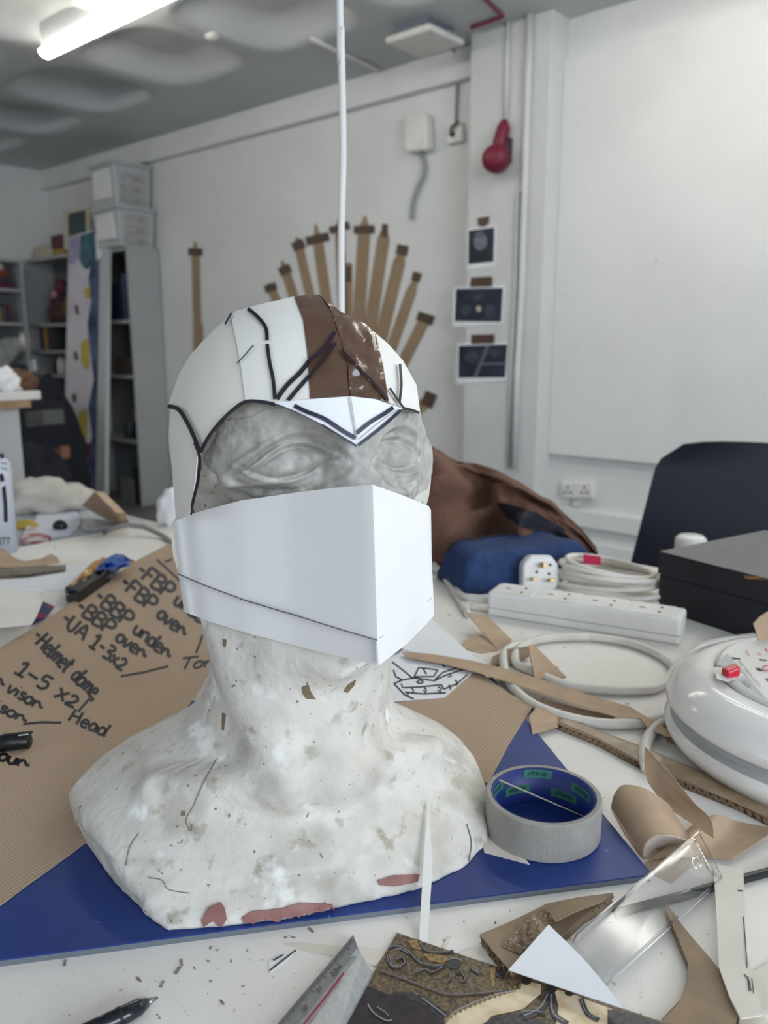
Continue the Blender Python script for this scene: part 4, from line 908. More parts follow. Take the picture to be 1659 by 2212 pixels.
strokes('print_highlight', [(spx(q_, 6), w) for q_, w in ((K5([(870, 290), (930, 275), (990, 305)]), 1.6), (K5([(865, 310), (880, 375), (920, 392)]), 1.6), (K5([(720, 640), (760, 700), (840, 750), (880, 745)]), 3), (K5([(780, 660), (830, 690), (860, 720)]), 2), (K5([(1080, 600), (1160, 660), (1240, 720)]), 2.5),
      (K3([(215, 890), (250, 845), (330, 805), (440, 765), (530, 745)]), 3), (K5([(1250, 350), (1290, 335), (1340, 350)]), 2))], tsurf(pz + .0003), 2, M_ORNL, mag, dens=5)
for x, y, r in ((1290, 370, 16), (1600, 440, 11), (1320, 430, 7)):
    cx, cy = K5([(x, y)])[0]; pr_('print_boss', [(cx + r * math.cos(t), cy + r * .75 * math.sin(t)) for t in [2 * math.pi * j / 14 for j in range(14)]], M_ORNS, .0003, 9)
for x, y in ((575, 705), (690, 740), (770, 755)):
    cx, cy = K3([(x, y)])[0]; pr_('print_boss', [(cx + 11 * math.cos(t), cy + 8 * math.sin(t)) for t in [2 * math.pi * j / 12 for j in range(12)]], M_ORND, .0003, 8)
# rope border printed along the cream shape
for i in range(16):
    t = i / 15; cx, cy = K3([(215 + 330 * t, 880 - 150 * t ** .72)])[0]; pr_('print_rope', [(cx - 5, cy + 4), (cx - 1, cy - 7), (cx + 5, cy - 5), (cx + 1, cy + 6)], M_ORNG, .0004, 9)
# triangular scale ruler
M_ALU = mat('brushed_aluminium', (160, 161, 160), 0.42, (146, 147, 146), 300, metal=.25)
rul = thing('scale_ruler', 'grey metal triangular scale ruler with black markings at the bottom', 'ruler', T(700, 2140))
RH_ = .013
def rl(x0, y0, x1, y1, h): a = TZ(x0, y0, h); b = TZ(x1, y1, h); return a, a + (b - a) * 1.35
e0, e0b = rl(763, 2019, 599, 2211, .004); eR, eRb = rl(777, 2057, 652, 2213, RH_); e2_, e2b = rl(805, 2099, 745, 2212, .004)
g0, g0b = e0.lerp(eR, .86), e0b.lerp(eRb, .86); g1, g1b = eR.lerp(e2_, .22), eRb.lerp(e2b, .22)
fa, fab = (e0 + e2_) / 2, (e0b + e2b) / 2
sec = [e0, g0, eR - Z * .0012, g1, e2_, e2_ - Z * .003, Vector((fa.x, fa.y, TABLE + .0003)), e0 - Z * .003]; secb = [e0b, g0b, eRb - Z * .0012, g1b, e2b, e2b - Z * .003, Vector((fab.x, fab.y, TABLE + .0003)), e0b - Z * .003]
rb = MB().grid([sec, secb], closed=True); rb.F += [list(range(8)), list(range(8, 16))[::-1]]
rb.obj('ruler_body', M_ALU, rul)
dr_ = (e0b - e0).normalized()
lf = plane_surf(e0 + Z * .0003, (eR - e0).cross(dr_)); rf = plane_surf(eR + Z * .0003, (e2_ - eR).cross(dr_))
sheet_px('ridge_band', [(771, 2048), (778, 2060), (664, 2218), (650, 2218)], lambda x, y: plane_surf(eR, Vector((-.3, -.4, 1)))(x, y) + Z * .0002, mat('bright_aluminium', (196, 197, 196), .35, metal=.3), rul, step=14, thick=.0002)
tk = []
A_, B_ = Vector((757, 2028)), Vector((590, 2222)); nv = Vector((B_ - A_)).normalized(); pv = Vector((-nv.y, nv.x)) * -1
for i in range(64):
    p = A_.lerp(B_, i / 64); Lk = 15 if i % 10 == 5 else (11 if i % 5 == 0 else 7); d_ = Vector((.82, .57)); tk.append([tuple(p + d_ * 1), tuple(p + d_ * (1 + Lk))])
strokes('scale_tick', tk, lf, 1.0, M_INK, rul, split=False, kind='stuff', lift=.0003)
tk = []; A_, B_ = Vector((778, 2134)), Vector((700, 2240))
for i in range(26):
    p = A_.lerp(B_, i / 26); Lk = 20 if i % 10 == 0 else (14 if i % 5 == 0 else 9); tk.append([tuple(p), tuple(p + Vector((-.42, -.9)) * Lk)])
strokes('scale_tick', tk, rf, 1.2, M_INK, rul, split=False, kind='stuff', lift=.0003)
strokes('red_line', [[(743, 2101), (700, 2158), (655, 2214)]], lf, 4.5, mat('red_line', (176, 30, 66), .5), rul, lift=.0004)
for s_, c, ex, ey in (('22m', (726, 2096), (12, -13), (-8, -12)), ('21', (690, 2137), (10, -11), (-9, -11)), ('20', (658, 2178), (10, -11), (-9, -11))): text_px('scale_number', s_, c, ex, ey, lf, M_INK, rul, .0005)
for s_, c, ex, ey in (('1:50', (780, 2114), (-6, 13), (-13, -3)), ('0', (762, 2124), (-8, 12), (-12, -7)), ('1m', (712, 2186), (-8, 12), (-13, -7))): text_px('scale_number', s_, c, ex, ey, rf, M_INK, rul, .0005)
# pen, cream strip, scraps
pen = thing('ballpoint_pen', 'black ballpoint pen with the tip uncovered at the bottom left', 'pen', T(280, 2190))
p0, p1, p2, p3, p4 = [TZ(*q_) for q_ in ((343, 2151, .0042), (330, 2160, .0044), (318, 2166, .0050), (262, 2196, .0052), (120, 2262, .0052))]
MB().tube([p2, p2.lerp(p3, .35), p3, p4], [.0028, .0046, .0050, .0050], 14).obj('barrel', mat('pen_black', (18, 20, 30), .12, coat=.5), pen, smooth=True)
MB().tube([p3.lerp(p4, .0), p3.lerp(p4, .05)], [.0053, .0053], 14).obj('grip_ring', M_BLACK, pen, smooth=True)
MB().tube([p1.lerp(p2, -.9), p1, p2], [.0006, .0013, .0024], 10).obj('metal_tip', mat('steel', (150, 150, 152), .3, metal=.8), pen, smooth=True)
flat_px('card_strip', [(612, 2038), (640, 2036), (720, 2042), (840, 2052), (812, 2086), (740, 2068), (660, 2052)], TABLE, .0007, M_CREAM, label='cream card sliver lying behind the metal ruler', cat='card scrap')
scr = thing('paper_scrap', 'tiny white paper scrap with a black line left of the ruler', 'paper scrap', T(605, 2075))
flat_px('scrap', [(580, 2078), (590, 2072), (642, 2050), (616, 2076), (582, 2100)], TABLE, .0006, M_PAPER, scr)
strokes('black_line', [[(582, 2097), (606, 2077), (640, 2052)], [(590, 2074), (612, 2062)]], tsurf(TABLE + .0008), 3, M_INK, scr)
flat_px('clear_sliver', [(962, 2052), (978, 2022), (966, 2024), (955, 2046)], TABLE, .0005, M_CREAM, label='tiny pale sliver above the ornate picture', cat='paper scrap')
flat_px('card_offcut', [(985, 2062), (1045, 2036), (1070, 2050), (1030, 2078)], TABLE, .0007, M_CREAM, label='pale card offcut between the ornate picture and torn cardboard', cat='card scrap')
dm = MB(); rg = random.Random(5)
for (x, y, w) in [(300, 2115, 18), (350, 2125, 22), (392, 2078, 22), (384, 2095, 26), (455, 2047, 10), (470, 2052, 8), (450, 2075, 9), (525, 2130, 9), (455, 2118, 8), (535, 2052, 8), (480, 2164, 16), (672, 2008, 18), (140, 2079, 20), (500, 2075, 9), (420, 2090, 8), (960, 2030, 6), (1070, 1992, 8), (1320, 1990, 7), (1100, 2005, 7), (1385, 2190, 8)] + [(rg.uniform(20, 800), rg.uniform(2090, 2212), rg.uniform(1.5, 3.5)) for _ in range(70)] + [(rg.uniform(1030, 1400), rg.uniform(1960, 2160), rg.uniform(2, 4)) for _ in range(25)]:
    a = rg.uniform(0, 3.14); b = (math.cos(a) * w * .5, math.sin(a) * w * .35); c = (-math.sin(a) * w * .13, math.cos(a) * w * .1)
    dm.prism([TZ(x + b[0] + c[0], y + b[1] + c[1], .0005), TZ(x + b[0] - c[0], y + b[1] - c[1], .0004), TZ(x - b[0] - c[0], y - b[1] - c[1], .0005), TZ(x - b[0] * .8 + c[0], y - b[1] * .8 + c[1], .0008)], (0, 0, -.0003))
dm.obj('crumbs', mat('crumb', (160, 148, 130), .8, (112, 102, 90), 300), label='small brown crumbs and shavings scattered over the white table', cat='crumbs', kind='stuff')

# ------------------------------------------------------------------ left side of the table
mk = thing('marker_pen', 'black marker pen lying on the kraft paper at the left edge', 'marker', T(20, 1610))
kz = .0065
m0, m1, m2 = TZ(66, 1601, kz + .006), TZ(40, 1602, kz + .006), TZ(-90, 1616, kz + .006)
MB().tube([m0, m0.lerp(m1, .12), m1, m1.lerp(m2, .05), m2], [.0052, .0066, .0068, .0074, .0074], 14).obj('marker_body', M_BLACK, mk, smooth=True)
cp0 = TZ(16, 1588, kz + .012)
MB().box(m1 + Z * .0074, (m2 - m1).normalized() * .012, Vector((0, .0016, 0)), Z * .0008).obj('clip', M_BLACK, mk)
MB().box(m1.lerp(m0, .5) + Z * .0068, (m2 - m1).normalized() * .004, Vector((0, .0012, 0)), Z * .0004).obj('white_print', M_PAPER, mk)
flat_px('white_board', [(-120, 1240), (0, 1222), (130, 1222), (230, 1216), (246, 1228), (180, 1262), (140, 1272), (-120, 1268)], TABLE, .004, M_PAPER, label='white foam board lying under the scraps at the left edge', cat='board')
MB().prism([TZ(*p, .02) for p in ((-60, 1275), (40, 1272), (92, 1300), (80, 1330), (68, 1350), (0, 1356), (-60, 1352))], (0, 0, .0012)).obj('cream_sheet', M_CARDW, label='stiff white card sheet overlapping the kraft paper at the left edge', cat='card')
lean('torn_card', [(130, 1214), (124, 1204), (110, 1196), (90, 1206), (52, 1212), (30, 1204), (8, 1186), (-60, 1170), (-60, 1226), (40, 1232)], TABLE + .012, (0, -.12, 1), M_KRAFTP, .0012, label='torn kraft card lying on a corrugated piece near the left edge', cat='card scrap')
corrugated('cardboard_piece', [(-60, 1228), (142, 1220), (140, 1228), (60, 1240), (-60, 1246)], TABLE + .004, .006, 'grey corrugated cardboard piece under the torn kraft card', [1, 2, 3, 4], .008, mat('grey_board', (140, 130, 116), .8, (118, 110, 100), 30))
# snack wrapper: crumpled foil
M_WRAP = mat('blue_foil', (54, 116, 204), 0.22, (40, 88, 176), 14, metal=.25, bump=.8, bscale=60); M_WRAPO = mat('orange_foil', (196, 128, 56), 0.25, (222, 180, 110), 24, metal=.3, bump=.6, bscale=60); M_WRAPG = mat('grey_foil', (140, 146, 166), 0.25, (104, 108, 130), 16, metal=.4, bump=.8, bscale=60)
wrp = thing('foil_wrapper', 'crumpled blue and orange foil wrapper beside the kraft paper', 'wrapper', T(220, 1255))
def crump(z0, amp, k): return lambda px, py: T(px, py, TABLE + z0 + amp * abs(noise.noise(Vector((px / 17, py / 13, k)))))
sheet_px('orange_side', [(152, 1266), (170, 1244), (200, 1214), (226, 1202), (228, 1212), (205, 1232), (180, 1258)], crump(.02, .012, 1), M_WRAPO, wrp, step=7, thick=.0003, smooth=False)
sheet_px('blue_side', [(205, 1232), (228, 1206), (250, 1196), (268, 1198), (284, 1212), (280, 1222), (258, 1228), (232, 1230)], crump(.022, .016, 2), M_WRAP, wrp, step=6, thick=.0003, smooth=False)
sheet_px('grey_side', [(152, 1268), (180, 1256), (205, 1232), (232, 1230), (262, 1226), (250, 1240), (200, 1262), (160, 1282), (140, 1288)], crump(.012, .014, 3), M_WRAPG, wrp, step=7, thick=.0003, smooth=False)
sheet_px('orange_tip', [(272, 1204), (284, 1208), (292, 1212), (284, 1220), (276, 1216)], crump(.024, .01, 4), M_WRAPO, wrp, step=5, thick=.0003, smooth=False)
tinq = [T(142, 1300), T(172, 1310), T(240, 1262), T(215, 1254)]
MB().prism([Vector((p.x, p.y, TABLE)) for p in tinq], (0, 0, .022)).obj('black_tin', M_BLACK, bevel=.002, label='small black case beside the foil wrapper', cat='case')
corr_b = lean('printed_scrap', [(70, 1348), (84, 1310), (92, 1298), (118, 1310), (108, 1322), (96, 1336)], TABLE + .004, (0, -.1, 1), mat('blue_red_print', (38, 44, 96), .4, (160, 40, 60), 40, contrast=(.55, .66)), .001, label='blue and red printed scrap under the white card sheet', cat='paper scrap')
# white printed bottle at the left edge with a thin stick
bt = T(-16, 1192); bot = thing('printed_bottle', 'white bottle with black drawn print cut by the left edge', 'bottle', bt)
hb_ = (Y(0, 985, bt.y).z - TABLE); rbt = .042
M_BOT = mat('bottle_white', (206, 212, 226), .35, (196, 202, 216), 8)
MB().lathe([(.0, 0), (rbt, 0), (rbt, hb_ * .92), (rbt * .8, hb_ * .98), (rbt * .4, hb_), (rbt * .35, hb_ + .02), (0, hb_ + .02)], bt, Z, 40, cap=False).obj('bottle_body', M_BOT, bot, smooth=True)
def cylsurf(c, r):
    def f(px, py):
        d = ray(px, py); a = d.x ** 2 + d.y ** 2; b = -2 * (d.x * c.x + d.y * c.y); k = c.x ** 2 + c.y ** 2 - r * r; D = max(0, b * b - 4 * a * k); return CAM + d * ((-b - math.sqrt(D)) / (2 * a))
    return f
csf = cylsurf(bt, rbt + .0003)
strokes('black_print', [(spx([(8, 1050), (12, 1090), (13, 1128)]), 8), (spx([(2, 980), (6, 990)]), 10), (spx([(2, 1024), (6, 1040)]), 9), ([(2, 1000), (14, 1002)], 2), ([(2, 1010), (16, 1014)], 2)], csf, 5, M_INK, bot, lift=.001)
text_px('bottle_text', 'STT', (10, 1170), (15, -1), (1, -22), csf, M_INK, bot, .001)
st0, st1 = Y(-10, 1072, bt.y - .06), Y(26, 1018, bt.y - .06)
sv = Vector((.003, 0, .002)); MB().prism([st0 - sv, st1 - sv * .7, st1 + sv * .7, st0 + sv], (0, .003, 0)).obj('white_spatula', M_PLAST, label='thin white stick leaning over the printed bottle', cat='stick', parent=None)
MB().tube([T(x, y, TABLE + .004 + h) for x, y, h in ((225, 1150, 0), (240, 1142, .012), (270, 1134, .016), (310, 1138, .012), (350, 1156, .002), (372, 1172, 0))], .0045, 10).obj('grey_lead', mat('grey_lead', (130, 128, 122), .5), smooth=True, label='thin grey cable arching over the far left corner of the table', cat='cable')
# hanging white cord behind the head
hy = 1.02
hp_ = [Y(x, y, hy) for x, y in ((733, -40), (736, 60), (739, 200), (741, 330), (738, 450), (737, 560), (738, 700), (740, 900))]
hp_ = [hp_[0] + Z * (CEIL - hp_[0].z) + Vector((-.004, 0, 0))] + hp_ + [Vector((hp_[-1].x, hy, TABLE + .006)), Vector((hp_[-1].x + .05, hy + .05, TABLE + .0048)), Vector((hp_[-1].x + .10, hy + .13, TABLE + .0048)), Vector((hp_[-1].x + .12, hy + .20, TABLE + .0048))]
MB().tube(spline(hp_, 6), .0042, 12).obj('hanging_cord', mat('hanging_cord_white', (228, 228, 224), .4), smooth=True, label='white cord hanging straight down from the ceiling behind the head', cat='cord')

# brown corduroy jacket heaped at the far edge
M_CORD_BROWN = mat('brown_corduroy', (118, 86, 70), 0.9, (98, 70, 56), 9, bump=.5, wave=(60, .9, (106, 76, 61), 3.0))
jk = thing('corduroy_jacket', 'brown corduroy jacket heaped on the far edge of the table', 'jacket', (.10, 1.42, TABLE))
ja, jb = Vector((-.22, 1.50, 0)), Vector((.375, 1.385, 0)); jd = (jb - ja).normalized(); jn = Vector((-jd.y, jd.x, 0)); rows = []
HP = [(0, .02), (.12, .15), (.30, .20), (.46, .215), (.55, .195), (.66, .155), (.78, .125), (.88, .085), (.95, .045), (1, .004)]
for i in range(91):
    a = i / 90; hh = np.interp(a, [q_[0] for q_ in HP], [q_[1] for q_ in HP]); r = []
    for j in range(49):
        b = j / 48 * 2 - 1; base = ja.lerp(jb, a); w_ = .13 * (1 - .55 * a)
        pr0 = base + jn * b * w_
        w1_ = noise.noise(Vector((a * 3, b * 1.5, 1))); w2_ = noise.noise(Vector((a * 7, b * 4, 4)))
        fold = .062 * (.5 + .5 * math.cos(2 * (8.5 * a + 1.5 * b + 1.7 * w1_))) ** 1.6 + .034 * (.5 + .5 * math.cos(2 * (15 * a - 3.2 * b + 2.4 * w1_ + 1.2 * w2_))) ** 2 - .02
        pr0.z = TABLE + .002 + hh * (1 - abs(b) ** 2.6) * (.86 + 0 * b) + min(1, hh / .06) * fold * (.3 if b > -.25 else .3 + .9 * (-b - .25)) * (1 - abs(b) ** 4)
        pr0.z = max(pr0.z, TABLE + .002); pr0 += -jn * fold * 1.25 * (1 if b < 0 else .3); r.append(pr0)
    rows.append(r)
jm = MB().grid(rows); jm.F = [f[::-1] for f in jm.F]; jm.obj('cloth', M_CORD_BROWN, jk, smooth=True)
JB = BVHTree.FromPolygons(jm.V, jm.F)
def jsurf(px, py):
    h = JB.ray_cast(CAM, ray(px, py).normalized()); return (h[0] - ray(px, py).normalized() * .004) if h[0] else Y(px, py, 1.36)
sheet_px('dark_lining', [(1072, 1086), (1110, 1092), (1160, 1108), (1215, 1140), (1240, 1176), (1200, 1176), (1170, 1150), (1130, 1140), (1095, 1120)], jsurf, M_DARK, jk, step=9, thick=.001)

# ================================================================== background: lights, wall and shelves
M_LED = mat('led_diffuser', (255, 251, 241), .4, emit=TUBE_EMIT); M_HOUS = mat('light_housing', (220, 222, 224), .4)
def ceil_pt(px, py, z): return T(px, py, z)
a_ = ceil_pt(100, 132, 2.47); b_ = ceil_pt(372, -4, 2.47); tm = (a_.dot(N) + b_.dot(N)) / 2; tu = a_.dot(U)
def tube_light(u0, m_, label, L=1.9):
    t = thing('tube_light', label, 'light', R3(u0 + L / 2, m_, 2.44), 'ceiling tube lights')
    MB().rbox(u0 + .02, u0 + L - .02, m_ - .022, m_ + .022, 2.505, CEIL + .16).obj('housing', M_HOUS, t, bevel=.004)
    pr0 = [(math.cos(x) * .036, math.sin(x) * .03) for x in [math.pi * k / 10 for k in range(10, 21)]]
    mb = MB(); rows = [[R3(u0, m_ + p[0] * s_, 2.505 + p[1] * s_) for p in pr0] for s_ in (.6,)] + [[R3(u, m_ + p[0], 2.505 + p[1]) for p in pr0] for u in (u0 + .02, u0 + L - .02)] + [[R3(u0 + L, m_ + p[0] * .6, 2.505 + p[1] * .6) for p in pr0]]
    mb.grid(rows); mb.obj('diffuser', M_LED, t, smooth=True)
tube_light(tu, tm, 'long glowing tube light hanging at the upper left')
for u_, m_, lb in ((tu + 2.6, tm, 'tube light in line with the glowing one, nearer the column'), (-1.55, 2.75, 'added tube light brightening the wall panel right of the column'), (tu - 2.2, 1.05, 'added unseen tube light brightening the far bookcases'), (0.75, 2.75, 'added tube light near the side window, brightening the back wall'), (tu + 5.0, tm - 3.0, 'tube light behind the work table')):  # wall panel, bookcase and side window tubes are unseen, added to brighten the background
    tube_light(u_, m_, lb)
# smoke detector, conduit, red alarm cable, square ceiling unit
sd = ceil_pt(458, 88, CEIL - .02)
MB().lathe([(0, -.018), (.020, -.017), (.030, -.008), (.034, 0), (.034, .03)], sd + Z * .02, Z, 28, cap=False).obj('smoke_detector', M_PLAST, smooth=True, label='small round white detector on the ceiling', cat='detector')
MB().tube([ceil_pt(672, 82, CEIL - .012), ceil_pt(700, 97, CEIL - .012), ceil_pt(820, 152, CEIL - .012)], .012, 10).obj('ceiling_conduit', M_PLAST, smooth=True, label='white conduit crossing the ceiling right of the hanging cord', cat='conduit')
M_REDC = mat('red_alarm_cable', (124, 48, 72), .5)
MB().tube([ceil_pt(1030, -20, CEIL - .008), ceil_pt(1086, 36, CEIL - .008), ceil_pt(1018, 60, CEIL - .01)], .009, 8).obj('red_cable', M_REDC, label='dark red cable bending on the ceiling above the column', cat='cable')
sq = thing('ceiling_unit', 'white square shallow unit under the ceiling near the column', 'ceiling unit', ceil_pt(918, 92, CEIL - .07))
su, sm_ = ceil_pt(918, 94, CEIL - .07).dot(U), ceil_pt(918, 94, CEIL - .07).dot(N)
MB().rbox(su - .13, su + .13, sm_ - .13, sm_ + .13, CEIL - .075, CEIL - .045).obj('cover', M_PLAST, sq, bevel=.012)
MB().rbox(su - .09, su + .09, sm_ - .09, sm_ + .09, CEIL - .045, CEIL + .02).obj('backbox', mat('unit_grey', (110, 116, 128), .6), sq)
MB().tube(spline([R3(su + .1, sm_ + .05, CEIL - .03), Wm(975, 100, MW - .08), Wm(990, 125, MW - .03), Wm(988, 180, MW - .012), Wm(985, 262, MW - .012)], 8), .008, 8).obj('cable', mat('unit_cable', (150, 158, 158), .5), sq, smooth=True)
# wall box with a dangling grey cable
wb = thing('wall_box', 'white square plastic box on the wall with a loose cable', 'wall box', Wm(900, 325, MW))
wall_px('cover', [(872, 252), (880, 247), (912, 241), (920, 246), (924, 318), (916, 324), (880, 328), (872, 322)], MW - .012, .055, M_PLAST, wb, bevel=.012)
wall_px('backplate', [(882, 258), (926, 252), (930, 318), (886, 324)], MW, .012, mat('backplate_grey', (120, 124, 124), .6), wb)
MB().tube([Wm(x, y, MW - .02) for x, y in spx([(905, 326), (916, 350), (915, 378), (903, 405), (893, 435), (889, 474)], 8)], .010, 10).obj('loose_cable', M_GREYC, wb, smooth=True)
ws_ = thing('fused_spur', 'small white switched outlet beside the column with a hooked cable', 'outlet', Wm(978, 310, MW))
wall_px('faceplate', [(962, 266), (996, 262), (998, 304), (964, 312)], MW, .035, M_PLAST, ws_, bevel=.006)
MB().tube([Wm(x, y, MW - .05) for x, y in spx([(990, 262), (984, 268), (975, 276), (974, 290)], 6)], .008, 8).obj('hooked_cable', mat('dark_grey_cable', (96, 98, 98), .5), ws_, smooth=True)
MB().tube([Wm(976, 289, MW - .05), Wm(976, 289, MW - .03)], .014, 12).obj('cable_gland', M_BLACK, ws_)
# ledge lip inside the wall beam (inner frame line)
# pipes on the column
def cpipe(name, pts, r, label):
    MB().tube([Wm(x, y, CM - r) for x, y in pts], r, 10).obj(name, M_COLUMN, smooth=True, label=label, cat='pipe')
cpipe('wall_pipe', [(1098, 42), (1096, 150), (1093, 258)], .011, 'thin painted pipe running down the column to the red alarm handle')
cpipe('wall_pipe', [(1146, 18), (1140, 200), (1133, 420), (1127, 620), (1117, 800), (1110, 1010)], .016, 'long painted pipe running down the right of the column')
cpipe('wall_pipe', [(1132, 412), (1124, 411), (1119, 418), (1113, 620), (1106, 760), (1098, 1010)], .009, 'thin painted pipe joining the long one halfway down the column')
# red alarm handle
M_ALARM = mat('alarm_red', (124, 30, 54), .45, (108, 24, 46), 10)
al = thing('red_horn', 'dark red hanging horn on the column below the thin pipe', 'horn', Wm(1072, 370, CM))
MB().tube([Wm(1090, 258, CM - .03), Wm(1088, 275, CM - .03), Wm(1080, 310, CM - .035), Wm(1078, 345, CM - .04)], [.012, .03, .034, .034], 16).obj('handle', M_ALARM, al, smooth=True)
MB().tube([Wm(1094, 300, CM - .02), Wm(1092, 352, CM - .02)], .028, 12).obj('dark_body', mat('alarm_dark', (70, 44, 58), .5), al, smooth=True)
hc_ = Wm(1072, 344, CM - .06)
MB().lathe([(.0, .06), (.03, .058), (.052, .045), (.062, .02), (.060, -.02), (.04, -.04), (.0, -.045)], hc_, -N + U * .25, 28, cap=False).obj('bell', M_ALARM, al, smooth=True)
# photographs on the column
def photo_mat(name, kind):
    m = mat(name, (34, 40, 54), .35, (52, 58, 74), 7); return m
M_PBLOB = mat('photo_pale', (128, 132, 142), .4, (70, 76, 90), 26, contrast=(.4, .7)); M_PLAMP = mat('photo_lamp', (196, 184, 160), .4); M_PGREY = mat('photo_grey', (74, 80, 94), .4, (44, 50, 64), 30)
def photo(lbl, sheet, pic, tape, extra):
    t = thing('taped_photo', lbl, 'photo', Wm(sheet[0][0], sheet[2][1], CM), 'photographs taped to the column')
    wall_px('print_sheet', sheet, CM, .003, M_PAPER, t)
    wall_px('dark_picture', pic, CM - .003, .0006, photo_mat('photo_dark', 0), t)
    for poly, mm in extra: wall_px('picture_shape', poly, CM - .0036, .0004, mm, t)
    wall_px('brown_tape', tape, CM - .0045, .001, mat('wall_brown_tape', (96, 72, 62), .35, (84, 62, 54), 20), t)
def oval(cx, cy, rx, ry, n=14): return [(cx + rx * math.cos(2 * math.pi * j / n), cy + ry * math.sin(2 * math.pi * j / n)) for j in range(n)]
photo('small upright dark photo taped at the top of the column', [(1009, 494), (1071, 488), (1069, 574), (1008, 583)], [(1012, 498), (1068, 491), (1066, 565), (1011, 571)], [(1031, 471), (1057, 467), (1055, 482), (1044, 490), (1033, 487)],
      [(oval(1038, 522, 14, 20), M_PBLOB), (oval(1036, 510, 9, 9), mat('photo_bright', (150, 154, 162), .4)), (oval(1043, 552, 10, 14), M_ORND)])
photo('wide dark photo of a dim interior taped in the middle of the column', [(981, 620), (1090, 616), (1086, 700), (977, 706)], [(985, 624), (1086, 622), (1082, 695), (982, 694)], [(1018, 599), (1063, 597), (1063, 619), (1015, 620)],
      [(oval(1058, 672, 11, 14), M_PGREY), (oval(1008, 670, 12, 12), M_PGREY), (oval(1034, 667, 5, 7), M_PLAMP), (oval(1034, 642, 10, 8), M_PGREY)])
photo('wide dark photo with a diagonal pale line taped lowest on the column', [(988, 742), (1098, 740), (1095, 822), (986, 829)], [(991, 747), (1096, 744), (1091, 815), (990, 816)], [(1018, 723), (1068, 722), (1067, 742), (1018, 743)],
      [([(1050, 746), (1058, 746), (1030, 815), (1022, 815)], mat('photo_line', (96, 104, 116), .4)), ([(1040, 785), (1094, 784), (1094, 787), (1040, 788)], mat('photo_line2', (120, 128, 138), .4)), (oval(1020, 772, 16, 14), M_PGREY), (oval(1072, 763, 16, 9), M_PGREY)])
# double socket on the skirting
dsk = thing('double_socket', 'white double wall socket with shadow just above the skirting', 'socket', Wm(1243, 1085, MW))
wall_px('faceplate', [(1212, 1042), (1278, 1042), (1280, 1078), (1212, 1076)], MW, .035, M_PLAST, dsk, bevel=.005)
for cx in (1226, 1262):
    for dx_, dy_, w, h in ((0, -5, 2, 4), (-6, 6, 4, 2), (6, 6, 4, 2)): wall_px('slot', [(cx + dx_ - w, 1058 + dy_ - h), (cx + dx_ + w, 1058 + dy_ - h), (cx + dx_ + w, 1058 + dy_ + h), (cx + dx_ - w, 1058 + dy_ + h)], MW - .035, .001, mat('slot_grey', (120, 122, 124), .6), dsk)
wall_px('conduit_stub', [(1238, 1078), (1250, 1078), (1250, 1094), (1238, 1094)], MW, .02, M_PLAST, dsk)
# cardboard strips fanned on the wall
M_STRIPC = mat('strip_card', (166, 142, 116), .8, (154, 131, 106), 8); M_WTAPE = mat('strip_tape', (92, 76, 62), .45, (80, 66, 54), 10)
def cstrip(lbl, tip, end, w, shoulder, tape, grp='cardboard strips fanned out on the wall'):
    """tip, end on the wall; w = width; shoulder = how far down the strip its point reaches full width; tape=(distance, half length, half height, skew)"""
    A, B = Vector(tip), Vector(end); d = (B - A).normalized(); n_ = Vector((-d.y, d.x)) * w / 2
    t = thing('cardboard_strip', lbl, 'cardboard strip', Wm(B.x, B.y, MW), grp)
    S = A + d * shoulder
    wall_px('card', [tuple(A - n_ * .12), tuple(A + n_ * .12), tuple(S + n_), tuple(B + n_), tuple(B - n_), tuple(S - n_)], MW, .006, M_STRIPC, t)
    c = A + d * tape[0]; tx = Vector((1, tape[3])).normalized() * tape[1]; ty = Vector((-tx.y, tx.x)).normalized() * tape[2]
    wall_px('brown_tape', [tuple(c - tx - ty), tuple(c + tx - ty), tuple(c + tx + ty), tuple(c - tx + ty)], MW - .006, .002, M_WTAPE, t)
    return t
ct = Vector((755, 1000))
def toward(tip, k, cx=755, cy=1010): return (tip[0] + (cx - tip[0]) * k, tip[1] + (cy - tip[1]) * k)
cstrip('lone cardboard strip taped upright left of the fan, with wider foot', (421, 522), (428, 800), 17, 26, (22, 15, 8, .04))
wall_px('foot', [(417, 700), (437, 700), (440, 800), (418, 800)], MW - .006, .004, M_STRIPC, bpy.data.objects['cardboard_strip'])
for lbl, tip, k, w, sh_, tp_ in (
    ('leftmost and shortest cardboard strip of the fan', (580, 612), .6, 18, 4, (10, 13, 8, -.35)),
    ('second cardboard strip of the fan from the left, pointed', (608, 562), .6, 20, 26, (22, 13, 9, -.45)),
    ('third cardboard strip of the fan from the left', (640, 512), .6, 19, 14, (18, 13, 10, -.45)),
    ('fourth cardboard strip of the fan from the left, under slanted tape', (681, 484), .62, 22, 42, (32, 25, 9, -.22)),
    ('cardboard strip of the fan directly behind the hanging cord', (732, 472), .6, 20, 26, (20, 22, 8, -.3)),
    ('tall pointed cardboard strip of the fan right of the hanging cord', (788, 466), .62, 26, 30, (30, 22, 9, -.03)),
    ('cardboard strip of the fan with narrow upright tape on its neck', (832, 486), .64, 26, 30, (12, 6, 14, .06)),
    ('cardboard strip of the fan just right of the narrow taped one', (870, 532), .64, 26, 36, (8, 12, 11, .2)),
    ('cardboard strip of the fan with bent pointed end on the right', (901, 592), .64, 22, 40, (6, 9, 10, .3)),
    ('short cardboard strip of the fan sloping to the right', (922, 680), .6, 24, 4, (8, 18, 10, .35)),
    ('lowest cardboard strip of the fan beside the helmet', (932, 858), .5, 24, 4, (8, 13, 16, .42))):
    cstrip(lbl, tip, toward(tip, k), w, sh_, tp_)
